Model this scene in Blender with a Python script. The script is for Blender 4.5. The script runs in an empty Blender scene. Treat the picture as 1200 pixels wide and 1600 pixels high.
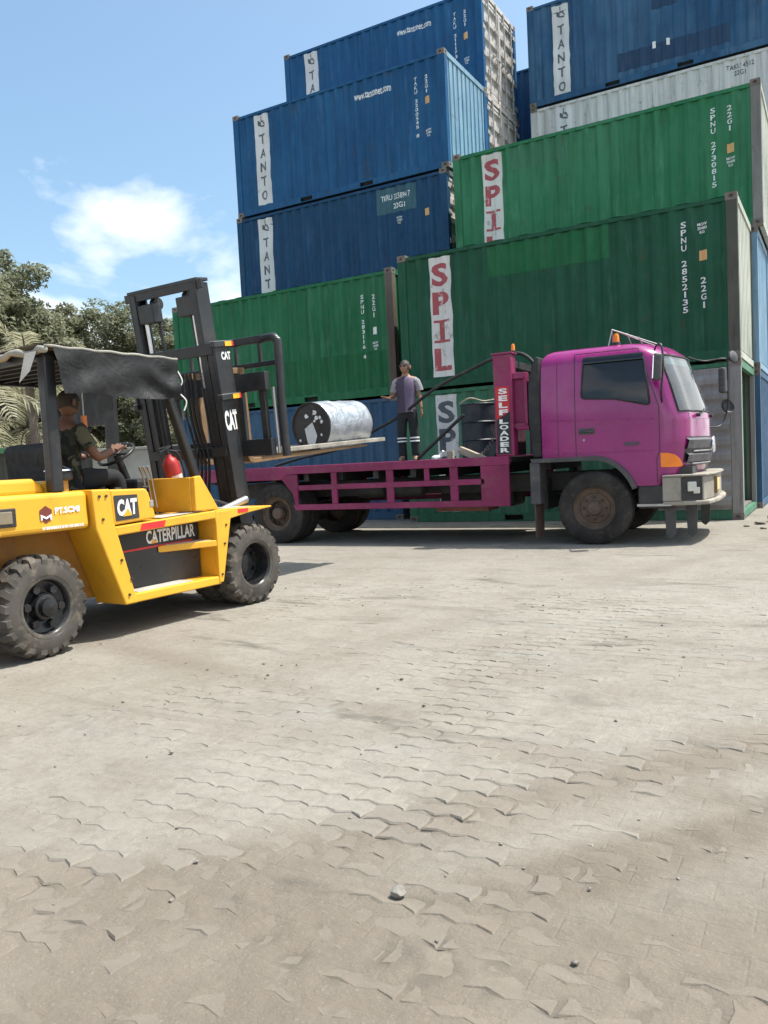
import bpy, bmesh, math, random
import numpy as np
from mathutils import Vector, Matrix

R = math.radians
scene = bpy.context.scene
COL = scene.collection

# ------------------------------------------------------------------ camera
CAM = Vector((7.394, -13.927, 1.247))
PITCH, ROLL, YAW = -0.0643, -0.0508, -0.5198
_fw = Vector((math.sin(YAW)*math.cos(PITCH), math.cos(YAW)*math.cos(PITCH), math.sin(PITCH)))
_rt = Vector((math.cos(YAW), -math.sin(YAW), 0))
_up = _rt.cross(_fw)
_r = math.cos(ROLL)*_rt + math.sin(ROLL)*_up
_u = math.cos(ROLL)*_up - math.sin(ROLL)*_rt
cam_data = bpy.data.cameras.new('camera')
cam_data.sensor_fit = 'VERTICAL'
cam_data.sensor_height = 36.0
cam_data.lens = 1247.5/1600*36.0
cam_data.clip_start = 0.05
cam_data.clip_end = 3000
cam = bpy.data.objects.new('camera', cam_data)
COL.objects.link(cam)
cam.matrix_world = Matrix(((_r.x, _u.x, -_fw.x, CAM.x), (_r.y, _u.y, -_fw.y, CAM.y), (_r.z, _u.z, -_fw.z, CAM.z), (0, 0, 0, 1)))
scene.camera = cam

# ------------------------------------------------------------------ light
SUN = Vector((0.40, 0.24, 1.0)).normalized()          # direction towards the sun
sun_el = math.asin(SUN.z)
sun_data = bpy.data.lights.new('sun', 'SUN')
sun_data.energy = 4.4
sun_data.angle = R(0.53)
sun_data.color = (1.0, 0.965, 0.91)
sun = bpy.data.objects.new('sun', sun_data)
COL.objects.link(sun)
sun.rotation_euler = SUN.to_track_quat('Z', 'Y').to_euler()

world = bpy.data.worlds.new('World')
scene.world = world
world.use_nodes = True
wn, wl = world.node_tree.nodes, world.node_tree.links
wn.clear()
w_out = wn.new('ShaderNodeOutputWorld')
w_bg = wn.new('ShaderNodeBackground')
w_bg.inputs['Strength'].default_value = 0.15
w_sky = wn.new('ShaderNodeTexSky')
w_sky.sky_type = 'NISHITA'
w_sky.sun_disc = False
w_sky.sun_elevation = sun_el
w_sky.sun_rotation = math.atan2(SUN.x, SUN.y)
w_sky.air_density = 1.0
w_sky.dust_density = 3.2
w_sky.ozone_density = 2.2
w_tc = wn.new('ShaderNodeTexCoord')
w_map = wn.new('ShaderNodeMapping')
w_map.inputs['Scale'].default_value = (1.0, 1.0, 1.9)
w_map.inputs['Location'].default_value = (-4.91, -4.53, -1.28)
wl.new(w_tc.outputs['Generated'], w_map.inputs['Vector'])
w_no = wn.new('ShaderNodeTexNoise')
w_no.inputs['Scale'].default_value = 2.9
w_no.inputs['Detail'].default_value = 7.0
w_no.inputs['Roughness'].default_value = 0.52
w_no.inputs['Distortion'].default_value = 0.25
wl.new(w_map.outputs['Vector'], w_no.inputs['Vector'])
w_sep = wn.new('ShaderNodeSeparateXYZ')
wl.new(w_tc.outputs['Generated'], w_sep.inputs['Vector'])
w_low = wn.new('ShaderNodeMapRange')                  # more cloud towards the horizon
w_low.inputs['From Min'].default_value = 0.05
w_low.inputs['From Max'].default_value = 0.50
w_low.inputs['To Min'].default_value = 0.155
w_low.inputs['To Max'].default_value = -0.02
wl.new(w_sep.outputs['Z'], w_low.inputs['Value'])
w_add = wn.new('ShaderNodeMath'); w_add.operation = 'ADD'
wl.new(w_no.outputs['Fac'], w_add.inputs[0]); wl.new(w_low.outputs['Result'], w_add.inputs[1])
w_ramp = wn.new('ShaderNodeValToRGB')
w_ramp.color_ramp.elements[0].position = 0.54
w_ramp.color_ramp.elements[1].position = 0.66
wl.new(w_add.outputs['Value'], w_ramp.inputs['Fac'])
w_mix = wn.new('ShaderNodeMix'); w_mix.data_type = 'RGBA'
wl.new(w_ramp.outputs['Color'], w_mix.inputs[0])
w_wb = wn.new('ShaderNodeMix'); w_wb.data_type = 'RGBA'; w_wb.blend_type = 'MULTIPLY'; w_wb.inputs[0].default_value = 1.0
w_wb.inputs[7].default_value = (1.0, 1.12, 1.06, 1)          # white balance of the clear sky
wl.new(w_sky.outputs['Color'], w_wb.inputs[6]); wl.new(w_wb.outputs[2], w_mix.inputs[6])
w_mix.inputs[7].default_value = (6.2, 6.3, 6.5, 1)
wl.new(w_mix.outputs[2], w_bg.inputs['Color'])
wl.new(w_bg.outputs['Background'], w_out.inputs['Surface'])

scene.view_settings.view_transform = 'Standard'
scene.view_settings.look = 'None'
scene.view_settings.gamma = 1.0
scene.view_settings.exposure = 0.66
scene.view_settings.use_curve_mapping = False
scene.cycles.max_bounces = 8
scene.cycles.diffuse_bounces = 3
scene.cycles.transparent_max_bounces = 8
scene.cycles.use_denoising = True

# ------------------------------------------------------------------ helpers
random.seed(7)
rng = np.random.default_rng(7)

class MB:
    """collects shapes, then builds one mesh object"""
    def __init__(s): s.v = []; s.f = []
    def add(s, vs, fs):
        o = len(s.v); s.v += [tuple(v) for v in vs]; s.f += [tuple(i+o for i in f) for f in fs]; return s
    def box(s, x0, y0, z0, x1, y1, z1):
        if x0 > x1: x0, x1 = x1, x0
        if y0 > y1: y0, y1 = y1, y0
        if z0 > z1: z0, z1 = z1, z0
        return s.add([(x0,y0,z0),(x1,y0,z0),(x1,y1,z0),(x0,y1,z0),(x0,y0,z1),(x1,y0,z1),(x1,y1,z1),(x0,y1,z1)],
                     [(0,3,2,1),(4,5,6,7),(0,1,5,4),(1,2,6,5),(2,3,7,6),(3,0,4,7)])
    def obox(s, c, ax, ay, az):
        """box from centre and three half-axis vectors"""
        c, ax, ay, az = Vector(c), Vector(ax), Vector(ay), Vector(az)
        vs = [c+i*ax+j*ay+k*az for k in (-1,1) for j in (-1,1) for i in (-1,1)]
        return s.add(vs, [(0,2,3,1),(4,5,7,6),(0,1,5,4),(1,3,7,5),(3,2,6,7),(2,0,4,6)])
    def bar(s, p0, p1, w, h, up=(0,0,1)):
        """rectangular bar from p0 to p1, w across, h along up"""
        p0, p1 = Vector(p0), Vector(p1); d = p1-p0
        a = d.normalized(); b = Vector(up).cross(a)
        if b.length < 1e-4: b = Vector((0,1,0)).cross(a)
        b.normalize(); c = a.cross(b)
        return s.obox((p0+p1)/2, d/2, b*w/2, c*h/2)
    def prism(s, poly, axis, a, b):
        """extrude 2d polygon along axis; coordinates fill the two other axes in order"""
        n = len(poly)
        def P(q, t):
            return (t,q[0],q[1]) if axis == 'x' else (q[0],t,q[1]) if axis == 'y' else (q[0],q[1],t)
        area = sum(poly[i][0]*poly[(i+1)%n][1]-poly[(i+1)%n][0]*poly[i][1] for i in range(n))
        if (area < 0) != (axis == 'y'): poly = poly[::-1]
        if a > b: a, b = b, a
        vs = [P(q,a) for q in poly]+[P(q,b) for q in poly]
        fs = [tuple(range(n))[::-1], tuple(range(n,2*n))]+[(i,(i+1)%n,n+(i+1)%n,n+i) for i in range(n)]
        return s.add(vs, fs)
    def cyl(s, p0, p1, r0, r1=None, n=16, caps=True):
        r1 = r0 if r1 is None else r1
        p0, p1 = Vector(p0), Vector(p1); a = (p1-p0).normalized()
        b = a.orthogonal().normalized(); c = a.cross(b)
        vs = []
        for p, r in ((p0,r0),(p1,r1)):
            for i in range(n):
                t = 2*math.pi*i/n; vs.append(p+b*(r*math.cos(t))+c*(r*math.sin(t)))
        fs = [(i,(i+1)%n,n+(i+1)%n,n+i) for i in range(n)]
        if caps: fs += [tuple(range(n))[::-1], tuple(range(n,2*n))]
        return s.add(vs, fs)
    def tube(s, pts, r, n=8, caps=True):
        pts = [Vector(p) for p in pts]; rs = r if isinstance(r,(list,tuple)) else [r]*len(pts)
        vs = []; ref = None
        for i, p in enumerate(pts):
            a = (pts[min(i+1,len(pts)-1)]-pts[max(i-1,0)]).normalized()
            if ref is None: ref = a.orthogonal().normalized()
            ref = (ref-a*ref.dot(a)).normalized(); c = a.cross(ref)
            for k in range(n):
                t = 2*math.pi*k/n; vs.append(p+ref*(rs[i]*math.cos(t))+c*(rs[i]*math.sin(t)))
        fs = []
        for i in range(len(pts)-1):
            for k in range(n): fs.append((i*n+k,i*n+(k+1)%n,(i+1)*n+(k+1)%n,(i+1)*n+k))
        if caps: fs += [tuple(range(n))[::-1], tuple(range((len(pts)-1)*n,len(pts)*n))]
        return s.add(vs, fs)
    def lathe(s, prof, c, axis, n=32, closed=False):
        """revolve (along, radius) profile about axis through c"""
        c = Vector(c); a = Vector(axis).normalized(); b = a.orthogonal().normalized(); d = a.cross(b)
        vs = []; m = len(prof)
        for t, r in prof:
            for k in range(n):
                q = 2*math.pi*k/n; vs.append(c+a*t+b*(r*math.cos(q))+d*(r*math.sin(q)))
        fs = []
        for i in range(m if closed else m-1):
            j = (i+1) % m
            for k in range(n): fs.append((i*n+k,i*n+(k+1)%n,j*n+(k+1)%n,j*n+k))
        return s.add(vs, fs)
    def grid(s, P):
        """P[i][j] points -> quads"""
        m, n = len(P), len(P[0])
        return s.add([q for row in P for q in row], [(i*n+j,i*n+j+1,(i+1)*n+j+1,(i+1)*n+j) for i in range(m-1) for j in range(n-1)])
    def mesh(s, name, smooth=None):
        me = bpy.data.meshes.new(name); me.from_pydata(s.v, [], s.f)
        if smooth is not None:
            me.shade_smooth()
            if smooth < 180: me.set_sharp_from_angle(angle=R(smooth))
        me.update(); return me
    def build(s, name, mat, parent=None, smooth=None, bevel=None, seg=2, loc=None):
        return obj(name, s.mesh(name, smooth), mat, parent, bevel, seg, loc)

def obj(name, me, mat, parent=None, bevel=None, seg=2, loc=None):
    o = bpy.data.objects.new(name, me); COL.objects.link(o)
    if mat is not None:
        if not me.materials: me.materials.append(mat)
        elif me.materials[0] is not mat:
            o.material_slots[0].link = 'OBJECT'; o.material_slots[0].material = mat
    if parent is not None: o.parent = parent
    if loc is not None: o.location = loc
    if bevel:
        b = o.modifiers.new('bevel', 'BEVEL'); b.width = bevel; b.segments = seg; b.limit_method = 'ANGLE'; b.angle_limit = R(40)
        b.harden_normals = False
    return o

def tag(o, label=None, cat=None, group=None, kind=None):
    if label: o['label'] = label
    if cat: o['category'] = cat
    if group: o['group'] = group
    if kind: o['kind'] = kind
    return o

def thing(name, label, cat, loc=(0,0,0), rz=0, group=None):
    o = bpy.data.objects.new(name, None); COL.objects.link(o)
    o.empty_display_size = 0.1
    o.location = loc; o.rotation_euler = (0,0,rz)
    return tag(o, label, cat, group)

def bez(pts, n=24):
    """Catmull-Rom through points"""
    P = [Vector(p) for p in pts]; out = []
    for i in range(len(P)-1):
        a, b, c, d = P[max(i-1,0)], P[i], P[i+1], P[min(i+2,len(P)-1)]
        for k in range(n):
            t = k/n
            out.append(0.5*((2*b)+(c-a)*t+(2*a-5*b+4*c-d)*t*t+(3*b-a-3*c+d)*t**3))
    out.append(P[-1]); return out

# ---- text as flat meshes
_tc = {}
def text_geo(s, bold=0.0, line=1.0, space=1.0):
    """vertices (x, y) and faces of a text, centred, cap height about 0.7"""
    k = (s, bold, line, space)
    if k in _tc: return _tc[k]
    cu = bpy.data.curves.new('t', 'FONT'); cu.body = s; cu.align_x = 'CENTER'; cu.align_y = 'CENTER'
    cu.offset = bold; cu.space_line = line; cu.space_character = space; cu.resolution_u = 3; cu.fill_mode = 'FRONT'
    o = bpy.data.objects.new('t', cu); COL.objects.link(o)
    dg = bpy.context.evaluated_depsgraph_get()
    me = bpy.data.meshes.new_from_object(o.evaluated_get(dg))
    vs = [(v.co.x, v.co.y) for v in me.vertices]; fs = [tuple(p.vertices) for p in me.polygons]
    bpy.data.objects.remove(o); bpy.data.curves.remove(cu); bpy.data.meshes.remove(me)
    if vs:
        cx = (min(v[0] for v in vs)+max(v[0] for v in vs))/2; cy = (min(v[1] for v in vs)+max(v[1] for v in vs))/2
        vs = [(x-cx, y-cy) for x, y in vs]
    _tc[k] = (vs, fs); return vs, fs

def fit_text(s, w, h, bold=0.0, line=1.0, space=1.0):
    vs, fs = text_geo(s, bold, line, space)
    W = max(v[0] for v in vs)-min(v[0] for v in vs); H = max(v[1] for v in vs)-min(v[1] for v in vs)
    sx = w/W if w else h/H; sy = h/H if h else w/W
    return [(x*sx, y*sy) for x, y in vs], fs

def lettering(name, s, mat, parent, origin, right, up, w=None, h=None, bold=0.0, line=1.0, space=1.0):
    vs, fs = fit_text(s, w, h, bold, line, space)
    o, r, u = Vector(origin), Vector(right).normalized(), Vector(up).normalized()
    return MB().add([o+r*x+u*y for x, y in vs], fs).build(name, mat, parent)

# ---- materials
class NT:
    def __init__(s, name):
        s.m = bpy.data.materials.new(name); s.m.use_nodes = True
        s.t = s.m.node_tree; s.n = s.t.nodes; s.l = s.t.links
        s.b = s.n['Principled BSDF']
        s.tc = s.n.new('ShaderNodeTexCoord'); s.vec = s.tc.outputs['Object']
    def rnd(s, k=31.0):
        """object coordinates shifted by a per-object random amount"""
        oi = s.n.new('ShaderNodeObjectInfo'); m = s.n.new('ShaderNodeMath'); m.operation = 'MULTIPLY'; m.inputs[1].default_value = k
        s.l.new(oi.outputs['Random'], m.inputs[0])
        a = s.n.new('ShaderNodeVectorMath'); a.operation = 'ADD'
        s.l.new(s.tc.outputs['Object'], a.inputs[0]); s.l.new(m.outputs[0], a.inputs[1]); s.vec = a.outputs[0]; return oi
    def noise(s, scale, detail=5, rough=0.55, stretch=None, dist=0.0, vec=None):
        v = vec or s.vec
        if stretch:
            mp = s.n.new('ShaderNodeMapping'); mp.inputs['Scale'].default_value = stretch; s.l.new(v, mp.inputs['Vector']); v = mp.outputs['Vector']
        t = s.n.new('ShaderNodeTexNoise'); t.inputs['Scale'].default_value = scale; t.inputs['Detail'].default_value = detail
        t.inputs['Roughness'].default_value = rough; t.inputs['Distortion'].default_value = dist
        s.l.new(v, t.inputs['Vector']); return t.outputs['Fac']
    def ramp(s, fac, a, b, va=0.0, vb=1.0):
        r = s.n.new('ShaderNodeMapRange'); r.clamp = True
        for k, x in (('From Min',a),('From Max',b),('To Min',va),('To Max',vb)): r.inputs[k].default_value = x
        s.l.new(fac, r.inputs['Value']); return r.outputs['Result']
    def mul(s, a, b):
        m = s.n.new('ShaderNodeMath'); m.operation = 'MULTIPLY'; s.l.new(a, m.inputs[0])
        if isinstance(b, float): m.inputs[1].default_value = b
        else: s.l.new(b, m.inputs[1])
        return m.outputs[0]
    def mix(s, fac, a, b):
        m = s.n.new('ShaderNodeMix'); m.data_type = 'RGBA'
        if isinstance(fac, float): m.inputs[0].default_value = fac
        else: s.l.new(fac, m.inputs[0])
        for i, x in ((6,a),(7,b)):
            if isinstance(x, tuple): m.inputs[i].default_value = (*x[:3], 1)
            else: s.l.new(x, m.inputs[i])
        return m.outputs[2]
    def base(s, c):
        if isinstance(c, tuple): s.b.inputs['Base Color'].default_value = (*c[:3], 1)
        else: s.l.new(c, s.b.inputs['Base Color'])
    def rough(s, r):
        if isinstance(r, (int,float)): s.b.inputs['Roughness'].default_value = r
        else: s.l.new(r, s.b.inputs['Roughness'])
    def bump(s, h, strength=0.3, dist=0.01):
        b = s.n.new('ShaderNodeBump'); b.inputs['Strength'].default_value = strength; b.inputs['Distance'].default_value = dist
        s.l.new(h, b.inputs['Height']); s.l.new(b.outputs['Normal'], s.b.inputs['Normal'])

def paint(name, col, rough=0.45, dirt=(0.16,0.12,0.08), amt=0.35, scale=2.5, metal=0.0, coat=0.0, var=0.18, spec=0.5):
    """painted or plain surface with soft tone variation, dirt patches and fine scratches"""
    t = NT(name); t.rnd()
    c2 = tuple(min(1, x*(1+var)+0.01) for x in col); c1 = tuple(x*(1-var) for x in col)
    c = t.mix(t.ramp(t.noise(scale*0.6, 4), 0.35, 0.65), c1, c2)
    d = t.ramp(t.noise(scale*1.7, 8, 0.68), 0.52, 0.72, 0, amt)
    c = t.mix(d, c, dirt)
    t.base(c); t.rough(t.ramp(t.noise(scale*4, 6, 0.6), 0.3, 0.7, max(0.02,rough-0.1), min(1,rough+0.14)))
    t.b.inputs['Metallic'].default_value = metal; t.b.inputs['Coat Weight'].default_value = coat
    t.b.inputs['Coat Roughness'].default_value = 0.12; t.b.inputs['Specular IOR Level'].default_value = spec
    t.bump(t.noise(scale*14, 4, 0.6), 0.08, 0.004)
    return t.m

def shipping_paint(name, col, fade, fade_amt=0.5, rust_amt=0.5):
    """sun-faded container paint: large repaint patches, vertical run marks, rust blooms"""
    t = NT(name); t.rnd(17.0); col = tuple(x*0.86 for x in col); fade = tuple(x*0.86 for x in fade)
    big = t.ramp(t.noise(0.55, 4, 0.55), 0.4, 0.62, 0, fade_amt)
    c = t.mix(big, col, fade)
    streak = t.ramp(t.noise(2.2, 6, 0.65, (3.2,3.2,0.22)), 0.46, 0.70, 0, 0.6)
    c = t.mix(streak, c, tuple(x*0.45 for x in col))
    pale = t.ramp(t.noise(3.0, 5, 0.6, (2.0,2.0,0.3)), 0.58, 0.75, 0, 0.28)
    c = t.mix(pale, c, tuple(min(1,x*1.5+0.06) for x in fade))
    rust = t.ramp(t.noise(3.6, 9, 0.7), 0.60, 0.68, 0, rust_amt)
    run = t.mul(t.ramp(t.noise(1.5, 4), 0.5, 0.62), t.ramp(t.noise(7, 4, 0.6, (1.6,1.6,0.06)), 0.60, 0.70, 0, rust_amt*1.3))
    c = t.mix(run, c, (0.05,0.04,0.034))
    c = t.mix(rust, c, (0.075,0.045,0.032))
    spot = t.ramp(t.noise(11, 8, 0.65), 0.66, 0.71, 0, rust_amt*0.9)
    c = t.mix(spot, c, (0.12,0.06,0.035))
    t.base(c); t.rough(t.ramp(t.noise(5, 5), 0.3, 0.7, 0.5, 0.75))
    t.bump(t.noise(1.7, 3, 0.5, (1,1,0.6)), 0.5, 0.07); t.b.inputs['Specular IOR Level'].default_value = 0.3
    return t.m

def plain(name, col, rough=0.5, metal=0.0, emit=None):
    t = NT(name); t.rnd()
    t.base(t.mix(t.ramp(t.noise(6, 5), 0.35, 0.65), tuple(x*0.86 for x in col), tuple(min(1,x*1.1) for x in col)))
    t.rough(rough); t.b.inputs['Metallic'].default_value = metal
    return t.m

def worn_print(name, col, under, wear=0.5):
    """painted lettering that has flaked to what lies under it"""
    t = NT(name); t.rnd()
    f = t.ramp(t.noise(7, 8, 0.7, (1,1,0.7)), 0.66-0.16*wear, 0.72-0.12*wear)
    g = t.ramp(t.noise(1.3, 4), 0.3, 0.7)
    c = t.mix(f, t.mix(g, col, tuple(x*0.8 for x in col)), under)
    t.base(c); t.rough(0.6); return t.m

M = {}
M['white'] = plain('white_print', (0.78,0.78,0.76), 0.5)
M['red'] = plain('red_reflective', (0.62,0.03,0.03), 0.35)
M['orange'] = plain('orange_plastic', (0.85,0.22,0.02), 0.3)
M['amber'] = plain('amber_plastic', (0.90,0.42,0.02), 0.3)
M['black'] = paint('black_paint', (0.012,0.012,0.013), 0.42, (0.07,0.06,0.05), 0.35)
M['black_rubber'] = paint('black_rubber', (0.016,0.016,0.017), 0.75, (0.09,0.08,0.065), 0.45, 5)
M['dark'] = paint('dark_steel', (0.022,0.021,0.02), 0.6, (0.08,0.06,0.045), 0.5, 3)
M['chrome'] = plain('polished_metal', (0.75,0.75,0.76), 0.18, 1.0)
M['steel'] = paint('bare_steel', (0.42,0.42,0.43), 0.35, (0.2,0.14,0.1), 0.3, 4, metal=0.8)
M['wood'] = None
def wood_mat():
    t = NT('weathered_wood'); t.rnd()
    g = t.noise(6, 7, 0.6, (1.0,14,14), 0.6)
    c = t.mix(t.ramp(g, 0.3, 0.7), (0.24,0.18,0.12), (0.52,0.45,0.36))
    c = t.mix(t.ramp(t.noise(3,5), 0.55, 0.75, 0, 0.5), c, (0.16,0.12,0.09))
    t.base(c); t.rough(0.85); t.bump(g, 0.4, 0.004); return t.m
M['wood'] = wood_mat()
# ------------------------------------------------------------------ ground
def vnoise(x, y, seed=0):
    xi = np.floor(x).astype(np.int64); yi = np.floor(y).astype(np.int64); xf = x-xi; yf = y-yi
    def h(a, b):
        n = (a*374761393+b*668265263+seed*1442695041) & 0xffffffff
        n = ((n ^ (n >> 13))*1274126177) & 0xffffffff
        return ((n ^ (n >> 16)) & 0xffff)/65535.0
    u = xf*xf*(3-2*xf); v = yf*yf*(3-2*yf)
    return (h(xi,yi)*(1-u)+h(xi+1,yi)*u)*(1-v)+(h(xi,yi+1)*(1-u)+h(xi+1,yi+1)*u)*v
def fbm(x, y, octv=4, seed=0, g=0.5):
    s = 0; a = 1; n = 0
    for k in range(octv): s = s+a*vnoise(x*2**k+17.3*k, y*2**k-9.1*k, seed+k); n += a; a *= g
    return s/n
def sstep(a, b, x):
    t = np.clip((x-a)/(b-a), 0, 1); return t*t*(3-2*t)

PX0, PX1, PY0, PY1 = 1.2, 10.2, -13.7, -6.2          # the paved patch that is laid block by block
def rut(x, y, p, ang, w, seed):
    """soft band along a line: a tyre rut filled with loose brown dust"""
    c, s = math.cos(ang), math.sin(ang); d = (x-p[0])*(-s)+(y-p[1])*c; l = (x-p[0])*c+(y-p[1])*s
    d = d+0.12*(fbm(l*0.8, l*0+seed, 3, seed)-0.5)
    return np.exp(-(d/w)**2)
def dust_fields(x, y):
    """dust thickness (0 thin .. 1 thick) and brown-ness of the dust at a place on the ground"""
    dist = np.hypot(x-7.39, y+13.93)
    near = 1-sstep(1.9, 3.0, dist+0.7*(fbm(x*0.7,y*0.7,3,5)-0.5))
    n1 = fbm(x*0.9, y*0.9, 4, 11)
    ruts = np.maximum.reduce([rut(x,y,(5.6,-12.2),R(50),0.20,1), rut(x,y,(6.1,-12.45),R(52),0.14,2), rut(x,y,(6.9,-12.2),R(8),0.24,3), rut(x,y,(5.0,-10.5),R(-14),0.16,4)*0.7,
                              rut(x,y,(7.9,-11.5),R(60),0.2,6)*0.8, rut(x,y,(4.6,-9.3),R(72),0.18,8)*0.4])
    brown = np.clip(0.62*near+0.6*ruts*(0.5+n1)+0.5*(n1-0.5), 0, 1)
    thick = np.clip(0.40+0.95*(n1-0.5)+0.22*near-0.24*ruts, 0, 1)
    far = sstep(-7.6, -6.6, y)+sstep(9.2, 9.9, x)+(1-sstep(1.6, 2.6, x))
    thick = np.clip(np.maximum(thick, np.clip(far,0,1)*0.85), 0, 1)
    return thick, brown

def axis_pts(lo, hi, f0, f1, step):
    a = list(np.arange(f0, f1+1e-6, step)); s = step; x = f0
    while x > lo: s *= 1.25; x -= s; a.insert(0, max(x, lo))
    s = step; x = a[-1]
    while x < hi: s *= 1.25; x += s; a.append(min(x, hi))
    return np.array(a)
gx = axis_pts(-900, 900, 2.2, 10.0, 0.03)
gy_ = axis_pts(-500, 1200, -13.6, -7.2, 0.025)
GX, GY = np.meshgrid(gx, gy_)
TH, BR = dust_fields(GX, GY)
inside = (sstep(-14.5,-13.6,GY)*(1-sstep(-6.8,-6.2,GY)))*sstep(1.2,2.2,GX)*(1-sstep(9.6,10.2,GX))
fine = fbm(GX*9, GY*9, 4, 21)-0.5
tiny = fbm(GX*28, GY*28, 2, 31)-0.5
GZ = -0.0031+0.0092*TH+0.0040*fine*(0.4+TH)+0.0012*tiny
ridge = np.abs(fbm(GX*5.5, GY*7.5, 3, 51)-0.5)
GZ += 0.004*np.clip(0.12-ridge, 0, 1)/0.12*BR*inside
def tread(p, ang, w, seed, pitch):
    c, s = math.cos(ang), math.sin(ang); d = (GX-p[0])*(-s)+(GY-p[1])*c; l = (GX-p[0])*c+(GY-p[1])*s
    return rut(GX,GY,p,ang,w,seed)*np.sin(2*math.pi*(l+np.abs(d)*0.7)/pitch)*(0.4+fbm(GX*2,GY*2,2,seed))
GZ += 0.0042*(tread((5.6,-12.2),R(50),0.17,1,0.15)+tread((6.1,-12.45),R(52),0.13,2,0.15)+tread((6.9,-12.2),R(8),0.2,3,0.16)+0.6*tread((4.6,-9.3),R(72),0.18,8,0.16)+0.6*tread((5.0,-10.5),R(-14),0.15,4,0.15))*inside
GZ = np.where(inside > 0.01, GZ, np.maximum(GZ, 0.0005))
GZ += (1-inside)*(0.010*(fbm(GX*0.35,GY*0.35,3,3)-0.5)) * (np.hypot(GX-3,GY+6) < 60)
m, n = GX.shape
verts = np.stack([GX.ravel(), GY.ravel(), GZ.ravel()], 1)
ii, jj = np.meshgrid(np.arange(m-1), np.arange(n-1), indexing='ij')
b0 = (ii*n+jj).ravel(); quads = np.stack([b0, b0+1, b0+n+1, b0+n], 1)
gme = bpy.data.meshes.new('ground')
gme.vertices.add(len(verts)); gme.vertices.foreach_set('co', verts.ravel())
gme.loops.add(quads.size); gme.loops.foreach_set('vertex_index', quads.ravel().astype(np.int32))
gme.polygons.add(len(quads)); gme.polygons.foreach_set('loop_start', np.arange(0, quads.size, 4, dtype=np.int32))
gme.update(calc_edges=True); gme.validate()
gme.shade_smooth()
JD = np.clip((-0.0012-GZ)/0.0025,0,1)*inside
at = gme.attributes.new('joint_dirt', 'FLOAT', 'POINT'); at.data.foreach_set('value', JD.ravel().astype(np.float32))
at = gme.attributes.new('brown_dust', 'FLOAT', 'POINT'); at.data.foreach_set('value', BR.ravel().astype(np.float32))

def dust_colour(t, att_fac):
    """pale to brown dust with stains, tracks and grit, the same on the sheet and on the blocks"""
    n1 = t.noise(0.35, 6, 0.6); n2 = t.noise(1.7, 8, 0.62); n3 = t.noise(22, 6, 0.65); n4 = t.noise(120, 3, 0.6)
    pale = t.mix(t.ramp(n1, 0.35, 0.65), (0.262,0.235,0.194), (0.312,0.285,0.242))
    pale = t.mix(t.ramp(n2, 0.45, 0.68, 0, 0.7), pale, (0.22,0.192,0.153))
    pale = t.mix(t.ramp(t.noise(0.9, 5, 0.55, (1,2.2,1)), 0.55, 0.72, 0, 0.4), pale, (0.225,0.222,0.205))
    brown = t.mix(t.ramp(n2, 0.35, 0.65), (0.170,0.139,0.106), (0.216,0.181,0.142))
    c = t.mix(t.ramp(att_fac, 0.1, 0.75), pale, brown)
    stain = t.mul(t.ramp(t.noise(1.15, 7, 0.62, (1.0,2.4,1), 0.8), 0.58, 0.68), t.ramp(t.noise(0.3, 3), 0.42, 0.56, 0, 0.8))
    c = t.mix(stain, c, (0.085,0.075,0.062))
    c = t.mix(t.ramp(t.noise(1.4, 5, 0.6, (0.35,2.6,1), 1.4), 0.56, 0.70, 0, 0.42), c, (0.16,0.137,0.108))
    c = t.mix(t.ramp(n3, 0.40, 0.75, 0, 0.32), c, (0.15,0.128,0.10))
    c = t.mix(t.ramp(n4, 0.58, 0.72, 0, 0.34), c, (0.36,0.33,0.28))
    c = t.mix(t.ramp(t.noise(170, 3, 0.6), 0.58, 0.70, 0, 0.45), c, (0.11,0.095,0.075))
    c = t.mix(t.ramp(t.noise(5.5, 7, 0.7), 0.46, 0.66, 0, 0.30), c, (0.16,0.137,0.108))
    return c, n1
def ground_mat():
    t = NT('dusty_yard'); v = t.vec
    att = t.n.new('ShaderNodeAttribute'); att.attribute_name = 'brown_dust'
    c, n1 = dust_colour(t, att.outputs['Fac'])
    jd = t.n.new('ShaderNodeAttribute'); jd.attribute_name = 'joint_dirt'
    c = t.mix(t.ramp(jd.outputs['Fac'], 0, 1, 0, 0.55), c, (0.115,0.098,0.078))
    c = t.mix(0.12, c, (0.075,0.08,0.08)); t.base(c); t.rough(0.95); t.b.inputs['Specular IOR Level'].default_value = 0.2
    # paving joints continue under the dust beyond the laid patch
    br = t.n.new('ShaderNodeTexBrick'); br.inputs['Scale'].default_value = 4.45; br.inputs['Mortar Size'].default_value = 0.022; br.inputs['Mortar Smooth'].default_value = 0.6
    br.inputs['Color1'].default_value = (1,1,1,1); br.inputs['Color2'].default_value = (0.9,0.9,0.9,1); br.inputs['Mortar'].default_value = (0,0,0,1)
    br.inputs['Brick Width'].default_value = 1.0; br.inputs['Row Height'].default_value = 0.5; t.l.new(v, br.inputs['Vector'])
    hb = t.n.new('ShaderNodeMath'); hb.operation = 'MULTIPLY_ADD'; t.l.new(t.mul(br.outputs['Color'], t.ramp(n1,0.3,0.7)), hb.inputs[0]); hb.inputs[1].default_value = 0.22
    t.l.new(t.noise(30, 7, 0.7), hb.inputs[2])
    t.bump(hb.outputs[0], 0.75, 0.014)
    return t.m
M['ground'] = ground_mat()
ground = obj('ground', gme, M['ground'])
tag(ground, kind='structure')

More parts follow.
